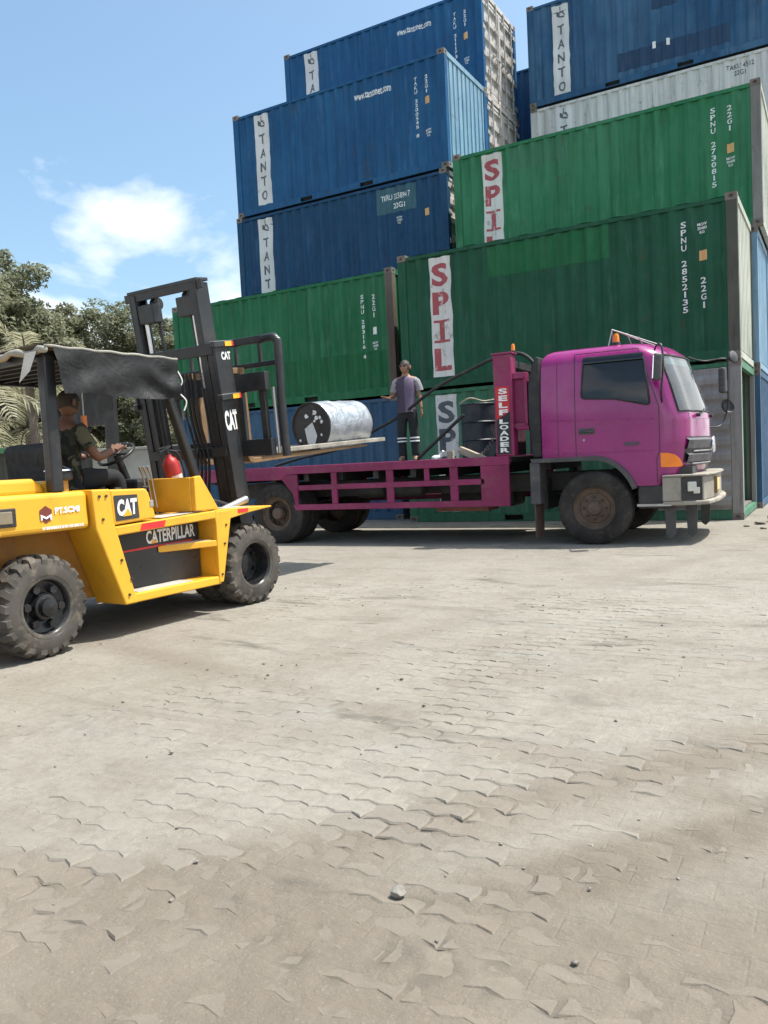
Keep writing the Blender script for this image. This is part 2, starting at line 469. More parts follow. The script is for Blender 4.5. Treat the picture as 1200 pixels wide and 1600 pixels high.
def paver_mat(from_object):
    t = NT('paving_concrete'); wp = t.n.new('ShaderNodeNewGeometry'); t.vec = wp.outputs['Position']
    oi = t.n.new('ShaderNodeObjectInfo')
    att = t.n.new('ShaderNodeAttribute'); att.attribute_name = 'brown_dust'; att.attribute_type = 'OBJECT' if from_object else 'GEOMETRY'
    c, _n = dust_colour(t, att.outputs['Fac'])
    if from_object: c = t.mix(t.ramp(oi.outputs['Random'], 0, 1, 0, 0.22), c, (0.21,0.195,0.172))
    c = t.mix(0.12, c, (0.075,0.08,0.08)); t.base(c); t.rough(0.93); t.bump(t.noise(60, 6, 0.7), 0.6, 0.006); t.b.inputs['Specular IOR Level'].default_value = 0.2
    return t.m
M['paver'] = paver_mat(True); M['paver_rest'] = paver_mat(False)
PA, PB = 0.225, 0.1125
def paver_geo(var):
    A, B, g = 0.010, 0.008, 0.0035
    r = random.Random(var)
    out = []
    for k in range(5): out.append((PA*k/4, (-A if k % 2 == 0 else A)+g))
    out.append((PA+B-g, PB/2))
    for k in range(4,-1,-1): out.append((PA*k/4, PB+(-A if k % 2 == 0 else A)-g))
    out.append((B+g, PB/2))
    out = [(x-PA/2+(g if x < 0.01 else -g if x > PA-0.01 else 0)+r.uniform(-.002,.002), y-PB/2+r.uniform(-.002,.002)) for x, y in out]
    n = len(out); k = 0.93
    vs = [(x,y,-0.035) for x, y in out]+[(x,y,-0.006) for x, y in out]+[(x*k+r.uniform(-.001,.001),y*(k-0.04),r.uniform(-.0008,.0008)) for x, y in out]
    fs = []
    for l in (0, n):
        fs += [(l+i, l+(i+1)%n, l+n+(i+1)%n, l+n+i) for i in range(n)]
    fs.append(tuple(range(2*n,3*n)))
    return vs, fs
PAV = [paver_geo(k) for k in range(6)]
pme = []
for vs, fs in PAV:
    me = MB().add(vs, fs).mesh('paver'); me.materials.append(M['paver']); pme.append(me)
def tilt_x(x, y):
    near = 1-min(1,max(0,(math.hypot(x-7.39,y+13.93)-2.3)/1.6))
    return rr.gauss(0.0-0.048*near, 0.006+0.028*near)
spots = []
rr = random.Random(3)
row = 0; y = PY0
prot = R(0)
while y < PY1:
    x = PX0+(PA/2 if row % 2 else 0)
    while x < PX1:
        # tilt and settlement of every block
        sag = 0.007*(fbm(np.array([x*1.3]), np.array([y*1.3]), 3, 77)[0]-0.5)
        spots.append((x, y, sag+rr.gauss(0,0.0008), tilt_x(x,y), rr.gauss(0,0.02), rr.gauss(0,0.012), rr.randrange(6)))
        x += PA
    y += PB; row += 1
def frame_rank(s):
    d = Vector((s[0],s[1],s[2]))-CAM; z = d.dot(_fw)
    if z <= 0.3: return 1e9
    X, Y = d.dot(_r)/z, d.dot(_u)/z
    return z if abs(X) < 0.475 and abs(Y) < 0.65 else 1e6+z
spots.sort(key=frame_rank)
xy = np.array([(s_[0],s_[1]) for s_ in spots]); BRP = dust_fields(xy[:,0], xy[:,1])[1]
rest = MB(); rest_br = []
for i, (x, y, z, tx, ty, tz, k) in enumerate(spots):
    if i < 300:
        o = bpy.data.objects.new('paver', pme[k]); COL.objects.link(o); o.parent = ground
        o.location = (x,y,z); o.rotation_euler = (tx,ty,tz); o['brown_dust'] = float(BRP[i])
    else:
        vs, fs = PAV[k]
        rest.add([(x+a-tz*b, y+b+tz*a, z+c+tx*b-ty*a) for a, b, c in vs], fs); rest_br += [BRP[i]]*len(vs)
pf = rest.build('paver_field', M['paver_rest'], ground)
at = pf.data.attributes.new('brown_dust', 'FLOAT', 'POINT'); at.data.foreach_set('value', np.array(rest_br, dtype=np.float32))
tag(pf, 'grey zigzag paving blocks under dust across the yard', kind='stuff')

# stones
def stone_geo(r, seed, sub=2, flat=0.6):
    bm = bmesh.new(); bmesh.ops.create_icosphere(bm, subdivisions=sub, radius=1)
    q = random.Random(seed); ax = [Vector((q.gauss(0,1),q.gauss(0,1),q.gauss(0,1))).normalized() for _ in range(7)]; cut = [q.uniform(0.45,0.85) for _ in ax]
    for v in bm.verts:
        for a, c in zip(ax, cut):
            d = v.co.dot(a)
            if d > c: v.co -= a*(d-c)
        v.co *= r*q.uniform(0.96,1.04); v.co.z *= flat
    zmin = min(v.co.z for v in bm.verts)
    vs = [(v.co.x, v.co.y, v.co.z-zmin) for v in bm.verts]; fs = [tuple(v.index for v in f.verts) for f in bm.faces]
    bm.free(); return vs, fs
M['stone'] = paint('pale_stone', (0.19,0.175,0.15), 0.9, (0.10,0.09,0.08), 0.7, 60)
M['grit'] = paint('dark_grit', (0.17,0.15,0.13), 0.9, (0.4,0.36,0.3), 0.4, 30)
def stone(name, x, y, r, seed, label, group=None, flat=0.6, z=-0.004):
    vs, fs = stone_geo(r, seed, 2, flat)
    o = MB().add(vs, fs).build(name, M['stone'], None, smooth=35); o.location = (x,y,z); o.rotation_euler = (0,0,seed*1.3)
    return tag(o, label, 'stone', group)
stone('loose_stone', 6.285, -12.02, 0.026, 4, 'pale grey pebble lying alone on brown dust in the foreground', flat=0.75)
q = random.Random(12)
grit = MB()
for k in range(520):
    x = q.uniform(1.5, 9.5); y = q.uniform(-13.3, -4.2)
    if frame_rank((x,y,0)) > 1e5: continue
    r = q.choice([0.004,0.005,0.006,0.006,0.008,0.012])*q.uniform(0.7,1.1)
    vs, fs = stone_geo(r, k, 1, 0.6); grit.add([(x+a,y+b,c+0.001) for a, b, c in vs], fs)
tag(grit.build('grit', M['grit']), 'scattered dark grit and small chips on the dusty yard', 'grit', kind='stuff')
rub = [(6.55,-0.35,.17),(6.95,-0.7,.13),(6.35,-0.75,.08),(6.75,-1.1,.07),(7.3,-0.3,.2),(6.62,0.25,.12),(6.45,-1.45,.05),(7.15,-1.3,.09),(6.9,0.1,.15),(7.5,-0.9,.12),(6.2,-1.1,.05),(7.0,-1.75,.04)]
where = ['largest rubble lump at the foot of the right container post','pale rubble lump right of the container post','small rubble chip just before the container post','flat rubble chip in front of the rubble heap','big rubble lump at the right edge of the photo','rubble lump at the open container mouth','tiny rubble chip nearest the truck bumper','rubble chip near the right edge, front of the heap','rubble lump in the middle of the heap','rubble lump low at the right edge','thin rubble chip by the foot of the post','small rubble chip farthest out on the yard']
for k, ((x,y,r), w) in enumerate(zip(rub, where)):
    stone('rubble', x, y, r, 40+k, w, 'broken concrete rubble beside the right container', 0.5)
# ------------------------------------------------------------------ shipping containers
CL, CW, CH = 6.058, 2.438, 2.585
PAN0, PAN1 = 0.165, CL-0.165
def corrugation(a, b, pitch, outer=0.072, slope=0.066, depth=0.036):
    n = round((b-a)/pitch); p = (b-a)/n; k = p/pitch
    pts = [(a, 0.0)]
    for i in range(n):
        x = a+i*p; o = outer*k; s = slope*k
        pts += [(x+o*0.5, 0.0), (x+o*0.5+s, depth), (x+p-o*0.5-s, depth), (x+p-o*0.5, 0.0)]
    pts.append((b, 0.0)); return pts
SIDE = corrugation(PAN0, PAN1, 0.278)
ENDW = corrugation(0.15, CW-0.15, 0.236, 0.150, 0.022, 0.050)
Y_SIDE = 0.022
ZROW = list(np.linspace(0.165, 2.47, 15))
VAR = {'k': 0}
_dq = random.Random(77)
DENTS = [[(_dq.uniform(0.3,5.8), _dq.uniform(0.25,2.3), _dq.uniform(0.12,0.45), _dq.uniform(0.10,0.5), _dq.choice([0.012,0.016,0.022,0.03,-0.010])) for _ in range(9)] for _v in range(5)]
def dent(x, z, k):
    """how far the sheet is pushed in at a place; nothing at the frame"""
    e = max(0, min(1, (x-PAN0)/0.25, (PAN1-x)/0.25, (z-0.165)/0.2, (2.47-z)/0.2))
    d = sum(a*math.exp(-((x-dx)/rx)**2-((z-dz)/rz)**2) for dx, dz, rx, rz, a in DENTS[k])
    return e*(d+0.004*math.sin(1.9*x+k*2.0)*math.sin(2.3*z+k))
_sx, _sd = [p[0] for p in SIDE], [p[1] for p in SIDE]
def side_y(x, z=None):
    return Y_SIDE+float(np.interp(x, _sx, _sd))+(dent(x, z, VAR['k']) if z is not None else 0)
def share(me_maker):
    c = {}
    def get():
        if 'm' not in c: c['m'] = me_maker()
        return c['m']
    return get
def _panel(profile, z0, z1, y0, k=None):
    n = len(profile); b = MB()
    zs = [z0, z1] if k is None else ZROW
    D = (lambda x, z: 0.0) if k is None else (lambda x, z: dent(x, z, k))
    vs = [(x, y0+d+D(x,z), z) for z in zs for x, d in profile]
    fs = [(i*n+j, i*n+j+1, (i+1)*n+j+1, (i+1)*n+j) for i in range(len(zs)-1) for j in range(n-1)]
    o = len(vs); vs += [(x, y0+d+D(x,z)+0.003, z) for z in zs for x, d in profile]      # back of the sheet
    fs += [(o+i*n+j+1, o+i*n+j, o+(i+1)*n+j, o+(i+1)*n+j+1) for i in range(len(zs)-1) for j in range(n-1)]
    return b.add(vs, fs).mesh('side_panel')
ME = {}
SIDES = [_panel(SIDE, 0.165, 2.47, Y_SIDE, k) for k in range(5)]
ME['end'] = _panel(ENDW, 0.17, 2.46, 0.0)
ME['post'] = MB().prism([(0,0),(0.165,0),(0.165,0.03),(0.075,0.055),(0.075,0.15),(0,0.15)], 'z', 0.118, CH-0.118).mesh('corner_post')
ME['rail'] = MB().box(PAN0,0.012,2.47,PAN1,0.075,2.535).mesh('top_rail')
ME['cross_rail'] = MB().box(0,0.15,2.46,0.075,CW-0.15,2.57).mesh('end_rail')
def bottom_rail():
    b = MB(); xs = [PAN0, 1.98, 2.34, 3.72, 4.08, PAN1]
    for i in (0, 2, 4): b.box(xs[i],0.008,0.012,xs[i+1],0.06,0.165)
    for i in (1, 3):
        b.box(xs[i],0.008,0.128,xs[i+1],0.06,0.165); b.box(xs[i],0.008,0.012,xs[i+1],0.06,0.03)
    return b.mesh('bottom_rail')
ME['brail'] = bottom_rail()
ME['pocket'] = MB().box(0,0.10,0.03,0.36,0.11,0.128).mesh('forklift_pocket')
def casting():
    b = MB(); x, y, z = 0.178, 0.162, 0.118
    def ring(fn, w, h, ow, oh):
        outer = [(-w,-h),(w,-h),(w,h),(-w,h)]
        m_ = 12; inner = [(ow*math.cos(2*math.pi*(k+0.5)/m_-math.pi*0.75), oh*math.sin(2*math.pi*(k+0.5)/m_-math.pi*0.75)) for k in range(m_)]
        vs = [fn(a,c,0) for a, c in outer]+[fn(a,c,0) for a, c in inner]+[fn(a,c,0.03) for a, c in inner]
        fs = []
        for s_ in range(4):
            for k in range(3):
                i = 4+s_*3+k; j = 4+(s_*3+k+1) % m_
                fs.append((s_, j, i) if k < 2 else (s_, (s_+1) % 4, j, i))
        fs += [(4+k, 4+(k+1)%m_, 4+m_+(k+1)%m_, 4+m_+k) for k in range(m_)]
        b.add(vs, fs)
    ring(lambda a,c,d: (x/2+a, d, z/2+c), x/2, z/2, 0.035, 0.026)
    ring(lambda a,c,d: (d, y/2-a, z/2+c), y/2, z/2, 0.030, 0.026)
    b.box(0.031,0.031,0.002,x-0.001,y-0.001,z-0.002)
    b.add([(0,0,0),(x,0,0),(x,y,0),(0,y,0),(0,0,z),(x,0,z),(x,y,z),(0,y,z)], [(0,3,2,1),(4,5,6,7),(1,2,6,5),(2,3,7,6)])
    return b.mesh('corner_casting')
ME['cast'] = casting()
def roof():
    b = MB(); xs = np.linspace(0.08, CL-0.08, 45); n = len(xs)
    vs = [(x, y, 2.545+(0.018 if (i//2) % 2 else 0)) for y in (0.075, CW-0.075) for i, x in enumerate(xs)]
    return b.add(vs, [(i,i+1,n+i+1,n+i) for i in range(n-1)]).mesh('roof_panel')
ME['roof'] = roof()
ME['floor'] = MB().box(0.08,0.07,0.13,CL-0.08,CW-0.07,0.165).mesh('floor')
def door_leaf():
    """one leaf, hinged at y=0, width 1.13, facing -x at x=0"""
    prof = [(0.0,0.0)]; z = 0.06
    H = 2.24
    for k in range(5):
        z0 = 0.10+k*0.425; prof += [(z0,0.0),(z0+0.05,0.055),(z0+0.285,0.055),(z0+0.30,0.0)]
    prof.append((H,0.0)); n = len(prof); b = MB()
    vs = [(d, yy, z) for yy in (0.05,1.08) for z, d in prof]
    b.add(vs, [(i,i+1,n+i+1,n+i) for i in range(n-1)])
    b.box(-0.012,0,0,0.04,0.055,H); b.box(-0.012,1.075,0,0.04,1.13,H); b.box(-0.012,0.055,-0.001,0.04,1.075,0.06); b.box(-0.012,0.055,H-0.06,0.04,1.075,H+0.001)
    return b.mesh('door')
ME['leaf'] = door_leaf()
ME['rod'] = MB().cyl((-0.045,0,-0.06),(-0.045,0,2.31),0.019,n=10).box(-0.06,-0.04,-0.07,-0.01,0.04,-0.01).box(-0.06,-0.04,2.26,-0.01,0.04,2.33).box(-0.06,-0.045,0.55,-0.01,0.045,0.62).box(-0.06,-0.045,1.6,-0.01,0.045,1.67).mesh('locking_rod')
ME['handle'] = MB().bar((-0.055,0.0,0.95),(-0.055,0.38,0.99),0.02,0.035).box(-0.05,0.28,0.92,-0.012,0.34,1.03).mesh('door_handle')
ME['hinge'] = MB().cyl((-0.02,-0.015,0),(-0.02,-0.015,0.12),0.02,n=8).box(-0.03,-0.01,0.01,-0.013,0.13,0.11).mesh('hinge')

def conform(vs, fs, cx, cz, off=0.002):
    """lay flat print on the corrugated side: cut at every bend, then follow the folds"""
    bm = bmesh.new()
    bv = [bm.verts.new((x+cx, 0, y+cz)) for x, y in vs]
    for f in fs:
        try: bm.faces.new([bv[i] for i in f])
        except ValueError: pass
    x0 = min(v.co.x for v in bm.verts); x1 = max(v.co.x for v in bm.verts)
    for bx, _ in SIDE:
        if x0 < bx < x1:
            bmesh.ops.bisect_plane(bm, geom=bm.verts[:]+bm.edges[:]+bm.faces[:], plane_co=(bx,0,0), plane_no=(1,0,0), dist=1e-6)
    z0_ = min(v.co.z for v in bm.verts); z1_ = max(v.co.z for v in bm.verts)
    for bz in ZROW:
        if z0_ < bz < z1_:
            bmesh.ops.bisect_plane(bm, geom=bm.verts[:]+bm.edges[:]+bm.faces[:], plane_co=(0,0,bz), plane_no=(0,0,1), dist=1e-6)
    bm.verts.index_update()
    out = [(v.co.x, side_y(v.co.x, v.co.z)-off, v.co.z) for v in bm.verts]; ff = [tuple(v.index for v in f.verts) for f in bm.faces]
    bm.free(); b = MB().add(out, ff)
    return b
def rect(w, h): return [(-w/2,-h/2),(w/2,-h/2),(w/2,h/2),(-w/2,h/2)], [(0,1,2,3)]
def ragged(w, h, seed):
    q = random.Random(seed); n = 14; vs = []
    for k in range(n+1): vs.append((-w/2+q.uniform(-.012,.012), -h/2+h*k/n))
    for k in range(n+1): vs.append((w/2+q.uniform(-.012,.012), h/2-h*k/n))
    m_ = len(vs)
    return vs, [(k, m_-1-k, m_-2-k, k+1) for k in range(n)]

BL = (0.007,0.088,0.222); BLF = (0.020,0.138,0.295)
M['blue'] = shipping_paint('faded_blue_paint', BL, BLF, 0.5, 0.35)
M['blue2'] = shipping_paint('patchy_blue_paint', (0.018,0.090,0.200), (0.060,0.155,0.27), 0.8, 0.5)
M['blue3'] = shipping_paint('dark_blue_paint', (0.005,0.058,0.145), (0.014,0.086,0.178), 0.5, 0.3)
M['bluegrey'] = shipping_paint('grey_blue_paint', (0.030,0.095,0.185), (0.065,0.14,0.225), 0.6, 0.35)
M['paleblue'] = shipping_paint('pale_or_sunlit_blue', (0.20,0.36,0.50), (0.32,0.46,0.56), 0.5, 0.4)  # a container's own pale blue, also sunlight painted onto a blue end wall
M['green'] = shipping_paint('mid_green_paint', (0.012,0.150,0.055), (0.045,0.215,0.105), 0.5, 0.30)
M['green2'] = shipping_paint('dark_green_paint', (0.008,0.085,0.040), (0.016,0.116,0.058), 0.5, 0.40)
M['green3'] = shipping_paint('light_green_paint', (0.020,0.180,0.072), (0.070,0.26,0.14), 0.55, 0.30)
M['green4'] = shipping_paint('dusty_green_paint', (0.045,0.19,0.10), (0.12,0.27,0.18), 0.6, 0.40)
M['whitebox'] = shipping_paint('old_white_paint', (0.62,0.63,0.61), (0.74,0.74,0.71), 0.5, 0.6)
M['doorwhite'] = shipping_paint('beige_door_paint', (0.58,0.53,0.49), (0.66,0.62,0.58), 0.5, 0.28)
M['greybox'] = shipping_paint('grey_weathered_paint', (0.27,0.265,0.25), (0.36,0.35,0.32), 0.6, 0.5)
M['rustpost'] = shipping_paint('rusty_brown_post', (0.13,0.10,0.08), (0.22,0.19,0.15), 0.6, 0.6)
M['mosspost'] = shipping_paint('mossy_post_paint', (0.075,0.082,0.06), (0.12,0.115,0.09), 0.6, 0.6)
M['greypost'] = shipping_paint('grey_post_paint', (0.21,0.20,0.185), (0.28,0.27,0.25), 0.6, 0.5)
M['dusty_lit_end'] = shipping_paint('dusty_sunlit_end', (0.42,0.46,0.38), (0.62,0.62,0.53), 0.7, 0.75)  # dust on green paint, with sunlight on the end put into the colour
M['casting'] = paint('casting_steel', (0.16,0.14,0.12), 0.8, (0.07,0.045,0.03), 0.6, 6)
M['rod'] = paint('galvanised_rod', (0.36,0.36,0.35), 0.5, (0.2,0.12,0.08), 0.5, 6)
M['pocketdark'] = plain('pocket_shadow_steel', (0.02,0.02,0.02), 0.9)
M['strip'] = worn_print('white_name_strip', (0.66,0.67,0.66), (0.42,0.41,0.38), 0.25)
M['strip2'] = worn_print('cream_name_strip', (0.70,0.69,0.64), (0.33,0.31,0.26), 0.5)
M['tanto'] = worn_print('dark_name_letters', (0.09,0.105,0.12), (0.5,0.5,0.49), 0.35)
M['spil'] = worn_print('red_name_letters', (0.40,0.075,0.085), (0.60,0.53,0.50), 0.55)
M['ink'] = worn_print('white_code_letters', (0.80,0.82,0.80), (0.3,0.4,0.38), 0.2)
M['placard'] = worn_print('orange_placard', (0.72,0.42,0.16), (0.75,0.7,0.6), 0.4)
M['patch_green'] = shipping_paint('fresh_green_patch', (0.009,0.135,0.043), (0.013,0.15,0.052), 0.4, 0.1)
M['patch_blue'] = shipping_paint('teal_blue_patch', (0.05,0.13,0.17), (0.07,0.16,0.20), 0.4, 0.1)
M['patch_navy'] = shipping_paint('navy_patch', (0.02,0.06,0.13), (0.03,0.075,0.15), 0.4, 0.1)

def container(label, x, y, level, mat, end='wall', z0=None, post=None, group='shipping containers in the stacks', end_mat=None, detail=True):
    t = thing('shipping_container', label, 'container', (x, y, level*CH if z0 is None else z0), 0, group)
    post = post or mat
    VAR['k'] = (VAR['k']+1) % 5
    obj('side_panel', SIDES[VAR['k']], mat, t)
    bp = obj('side_panel', SIDES[0], mat, t); bp.location = (CL,CW,0); bp.rotation_euler = (0,0,math.pi)
    obj('roof_panel', ME['roof'], mat, t); obj('floor', ME['floor'], M['casting'], t)
    for i, (px, py, sx, sy) in enumerate(((0,0,1,1),(CL,0,-1,1),(0,CW,1,-1),(CL,CW,-1,-1))):
        p = obj('corner_post', ME['post'], post if px else mat, t); p.location = (px,py,0); p.scale = (sx,sy,1)
        for zz in (0, CH-0.118):
            c = obj('corner_casting', ME['cast'], M['casting'], t); c.location = (px-0.003*sx,py-0.004*sy,zz); c.scale = (sx,sy,1)
    for sy, py in ((1,0),(-1,CW)):
        for k in ('rail','brail'):
            r_ = obj('top_rail' if k == 'rail' else 'bottom_rail', ME[k], mat, t); r_.location = (0,py,0); r_.scale = (1,sy,1)
    for px in (1.98, 3.72):
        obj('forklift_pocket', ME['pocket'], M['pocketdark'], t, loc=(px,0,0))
    em = end_mat or mat
    e = obj('end_wall', ME['end'], mat, t); e.location = (0.02,CW,0); e.rotation_euler = (0,0,-math.pi/2)
    for px, sx in ((0,1),(CL,-1)):
        r_ = obj('end_rail', ME['cross_rail'], em if px else mat, t); r_.location = (px,0,0); r_.scale = (sx,1,1)
        r_ = obj('end_sill', ME['cross_rail'], em if px else mat, t); r_.location = (px,0,2.585+0.01); r_.scale = (sx,1,-1)
    if end == 'wall':
        e = obj('end_wall', ME['end'], em, t); e.location = (CL-0.02,0,0); e.rotation_euler = (0,0,math.pi/2)
    elif end == 'door':
        for k in (0, 1):
            d = obj('door', ME['leaf'], em, t)
            d.location = (CL-0.025, 0.085 if k == 0 else CW-0.085, 0.17); d.scale = (-1, 1 if k == 0 else -1, 1)
            for yy in (0.32, 0.86): obj('locking_rod', ME['rod'], M['rod'], d, loc=(0,yy,0))
            for yy in (0.32, 0.70): obj('door_handle', ME['handle'], M['rod'], d, loc=(0,yy,0))
            for zz in (0.12,0.75,1.4,2.0): obj('hinge', ME['hinge'], M['rod'], d, loc=(0,0,zz))
    return t

def strip(t, text, mat_strip, mat_text, seed, x=0.875, w=0.43, z0=0.20, z1=2.44, emblem=False):
    vs, fs = ragged(w, z1-z0, seed)
    s = conform(vs, fs, x, (z0+z1)/2, 0.003).build('name_strip', mat_strip, t)
    n = len(text); top = z1-(0.42 if emblem else 0.06); step = (top-z0-0.06)/n
    b = MB()
    for k, ch in enumerate(text):
        hh = step*0.66 if emblem else step*0.80
        vs, fs = fit_text(ch, (0.06 if ch == 'I' and emblem else 0.19 if emblem else 0.34), hh, 0.02 if emblem else 0.035)
        if ch == 'I' and not emblem:                 # slab-serif I
            vs, fs = [], []
            for (a0,a1,c0,c1) in ((-.16,.16,hh/2-.045,hh/2),(-.16,.16,-hh/2,-hh/2+.045),(-.055,.055,-hh/2+.045,hh/2-.045)):
                o_ = len(vs); vs += [(a0,c0),(a1,c0),(a1,c1),(a0,c1)]; fs.append((o_,o_+1,o_+2,o_+3))
        conform(vs, fs, x, top-step*(k+0.5), 0.006).build('letter', mat_text, s)
    if emblem:                                       # flag-like sign above the name
        g = MB()
        zc = z1-0.23
        for quad in ([(-.10,-.02),(-.02,-.06),(-.02,.06),(-.10,.10)], [(-.02,.06),(.09,.02),(.09,.06),(-.02,.10)], [(-.02,-.06),(.11,-.10),(.11,-.06),(-.02,-.02)], [(.06,.02),(.11,-.06),(.13,-.04),(.09,.05)], [(-.015,.10),(.005,.10),(.005,.20),(-.015,.20)]):
            c_ = conform(quad, [(0,1,2,3)], x, zc, 0.006); g.add(c_.v, c_.f)
        g.build('emblem', mat_text, s)
    return s
def vcode(t, text, x, z0, z1, w=0.085):
    b = MB(); n = len(text); step = (z1-z0)/n
    for k, ch in enumerate(text):
        if ch == ' ': continue
        vs, fs = fit_text(ch, 0.03 if ch in 'I1' else w, step*0.78, 0.018); g = conform(vs, fs, x, z1-step*(k+0.5), 0.005); b.add(g.v, g.f)
    return tag(b.build('code_lettering', M['ink'], t), kind='stuff')
def hcode(t, text, x, z, h, w=None, bold=0.012, mat=None, name='code_lettering'):
    vs, fs = fit_text(text, w, h, bold); return tag(conform(vs, fs, x, z, 0.006).build(name, mat or M['ink'], t), kind='stuff')
def placard(t, x, z, w=0.12, h=0.16, mat=None):
    vs, fs = rect(w, h); return conform(vs, fs, x, z, 0.004).build('placard', mat or M['placard'], t)
def weights(t, x, z):
    vs, fs = fit_text('MGW\n30480\nKG', 0.15, 0.17, 0.02); return conform(vs, fs, x, z, 0.005).build('weight_print', M['ink'], t)
def patch(t, x0, x1, z0, z1, mat, off=0.0022):
    vs, fs = rect(x1-x0, z1-z0); return conform(vs, fs, (x0+x1)/2, (z0+z1)/2, off).build('repaint_patch', mat, t)

A2X, A2Y = -0.471-CL, 0.62
B2X, B2Y = -0.126-CL, 2.93
S2X, S2Y = 0.193, 2.42
B3X, B3Y = -0.20-CL, 5.50
T3X, T3Y = 0.396, 7.20

# front row
c = container('blue grey container on the ground behind the silver drum', A2X, A2Y, 0, M['bluegrey'])
c = container('mid green container above the blue grey one, behind the forklift mast', A2X, A2Y, 1, M['green'], post=M['rustpost'])
vcode(c, 'SPNU 283116 4', 5.31, 0.80, 2.14); vcode(c, '22G1', 5.585, 1.62, 2.12); placard(c, 5.585, 1.36, 0.10, 0.15, M['ink']); weights(c, 5.585, 1.05)
patch(c, 2.4, 5.85, 0.19, 0.95, M['patch_green'])
c = container('dusty green container on the ground, open ended, behind the truck cab', 0.0, 0.03, 0, M['green4'], end='open', post=M['greybox'])
strip(c, 'SPIL', M['strip2'], M['tanto'], 5)
pb = MB()                                            # ribbed repair sheet near the right post
zz = 0.2
k = 0
while zz < 2.4:
    pb.prism([(-0.012,zz),(-0.05,zz+0.05),(-0.05,zz+0.13),(-0.012,zz+0.20)], 'x', 4.75, PAN1-0.01); zz += 0.245
pb.box(4.74,-0.012,0.17,PAN1-0.005,0.02,2.46)
pb.build('repair_sheet', M['greybox'], c)
c = container('dark green container lettered SPIL directly above the truck cab', 0.0, 0.0, 1, M['green2'], post=M['mosspost'], end_mat=M['dusty_lit_end'])
strip(c, 'SPIL', M['strip2'], M['spil'], 1)
vcode(c, 'SPNU 2852135', 5.25, 0.80, 2.28); vcode(c, '22G1', 5.535, 0.84, 1.36); placard(c, 5.54, 1.69); weights(c, 5.535, 2.12)
patch(c, 1.85, 4.05, 1.90, 2.45, M['patch_green'])
# second row
for lv in (0, 1):
    container(('dark blue container hidden at the bottom of the second row, left side', 'dark blue container hidden behind the mid green one, second row')[lv], B2X, B2Y, lv, M['blue3'])
c = container('dark blue container with teal number patch, just above the mid green one', B2X-0.07, B2Y, 2, M['blue3'], end='door', end_mat=M['doorwhite'])
strip(c, 'TANTO', M['strip'], M['tanto'], 2, emblem=True)
patch(c, 4.21, 5.25, 1.86, 2.44, M['patch_blue'])
hcode(c, 'TKRU 325894 7', 4.72, 2.22, 0.13, 0.78); hcode(c, '22G1', 4.80, 2.01, 0.12, 0.3); weights(c, 4.80, 1.66); placard(c, 5.52, 1.72)
c = container('blue container with lit ribbed end wall, second from top of left stack', B2X, B2Y, 3, M['blue'], end_mat=M['paleblue'])  # end paler than the sides: sunlight painted into its colour
strip(c, 'TANTO', M['strip'], M['tanto'], 3, emblem=True)
hcode(c, 'www.tantonet.com', 4.17, 2.11, 0.15, 0.98, 0.02); vcode(c, 'TAKU 2200545 8', 5.31, 0.80, 2.15); vcode(c, '22G1', 5.585, 1.72, 2.14); placard(c, 5.585, 1.58); weights(c, 5.585, 0.86)
for lv in (0, 1):
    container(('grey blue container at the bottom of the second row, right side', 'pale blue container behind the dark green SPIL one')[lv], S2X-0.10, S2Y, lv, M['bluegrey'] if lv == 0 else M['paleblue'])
c = container('light green container lettered SPIL, topmost of the green ones', S2X, S2Y, 2, M['green3'], post=M['greypost'], end_mat=M['dusty_lit_end'])
strip(c, 'SPIL', M['strip2'], M['spil'], 4)
vcode(c, 'SPNU 2730815', 5.25, 0.82, 2.28); vcode(c, '22G1', 5.535, 1.78, 2.26); placard(c, 5.54, 1.48); weights(c, 5.54, 1.24)
patch(c, 1.3, 2.5, 2.0, 2.44, M['green4'])
# third row
for lv in range(3):
    container(('blue container hidden at the bottom of the third row, left side', 'blue container hidden second from bottom in the third row, left side', 'blue container hidden behind the teal patched one')[lv], B3X, B3Y, lv, M['blue3'])
container('blue container whose white door end shows below the topmost left one', B3X+0.02, B3Y, 3, M['blue3'], end='door', end_mat=M['doorwhite'])
c = container('blue container with white door end on top of the left stack', B3X, B3Y, 4, M['blue'], end='door', end_mat=M['doorwhite'])
strip(c, 'TANTO', M['strip'], M['tanto'], 6, emblem=True)
hcode(c, 'www.tantonet.com', 4.14, 2.12, 0.15, 0.98, 0.02); vcode(c, 'TAKU 211173 4', 5.31, 0.80, 2.15); vcode(c, '22G1', 5.59, 1.72, 2.14); placard(c, 5.59, 1.50); weights(c, 5.59, 0.9)
for lv in range(3):
    container(('blue container hidden at the bottom of the third row, right side', 'blue container hidden second from bottom in the third row, right side', 'blue container hidden behind the light green SPIL one')[lv], T3X, T3Y, lv, M['bluegrey'])
c = container('old white container between light green and top right blue one', T3X, T3Y, 3, M['whitebox'])
strip(c, 'TANTO', M['strip'], M['tanto'], 7, emblem=True)
hcode(c, 'TAKU 4512\n22G1', 5.1, 2.22, 0.26, 0.6, 0.012, M['tanto'])
c = container('patchy blue container on top of the right stack above the white one', T3X, T3Y-0.02, 4, M['blue2'])
strip(c, 'TANTO', M['strip'], M['tanto'], 8, z0=0.12, z1=2.40, emblem=True)
patch(c, 3.15, 3.75, 1.55, 2.05, M['patch_navy']); patch(c, 2.3, 4.9, 0.3, 0.75, M['patch_navy'])
hcode(c, 'l l', 3.35, 0.72, 0.16, 0.4)
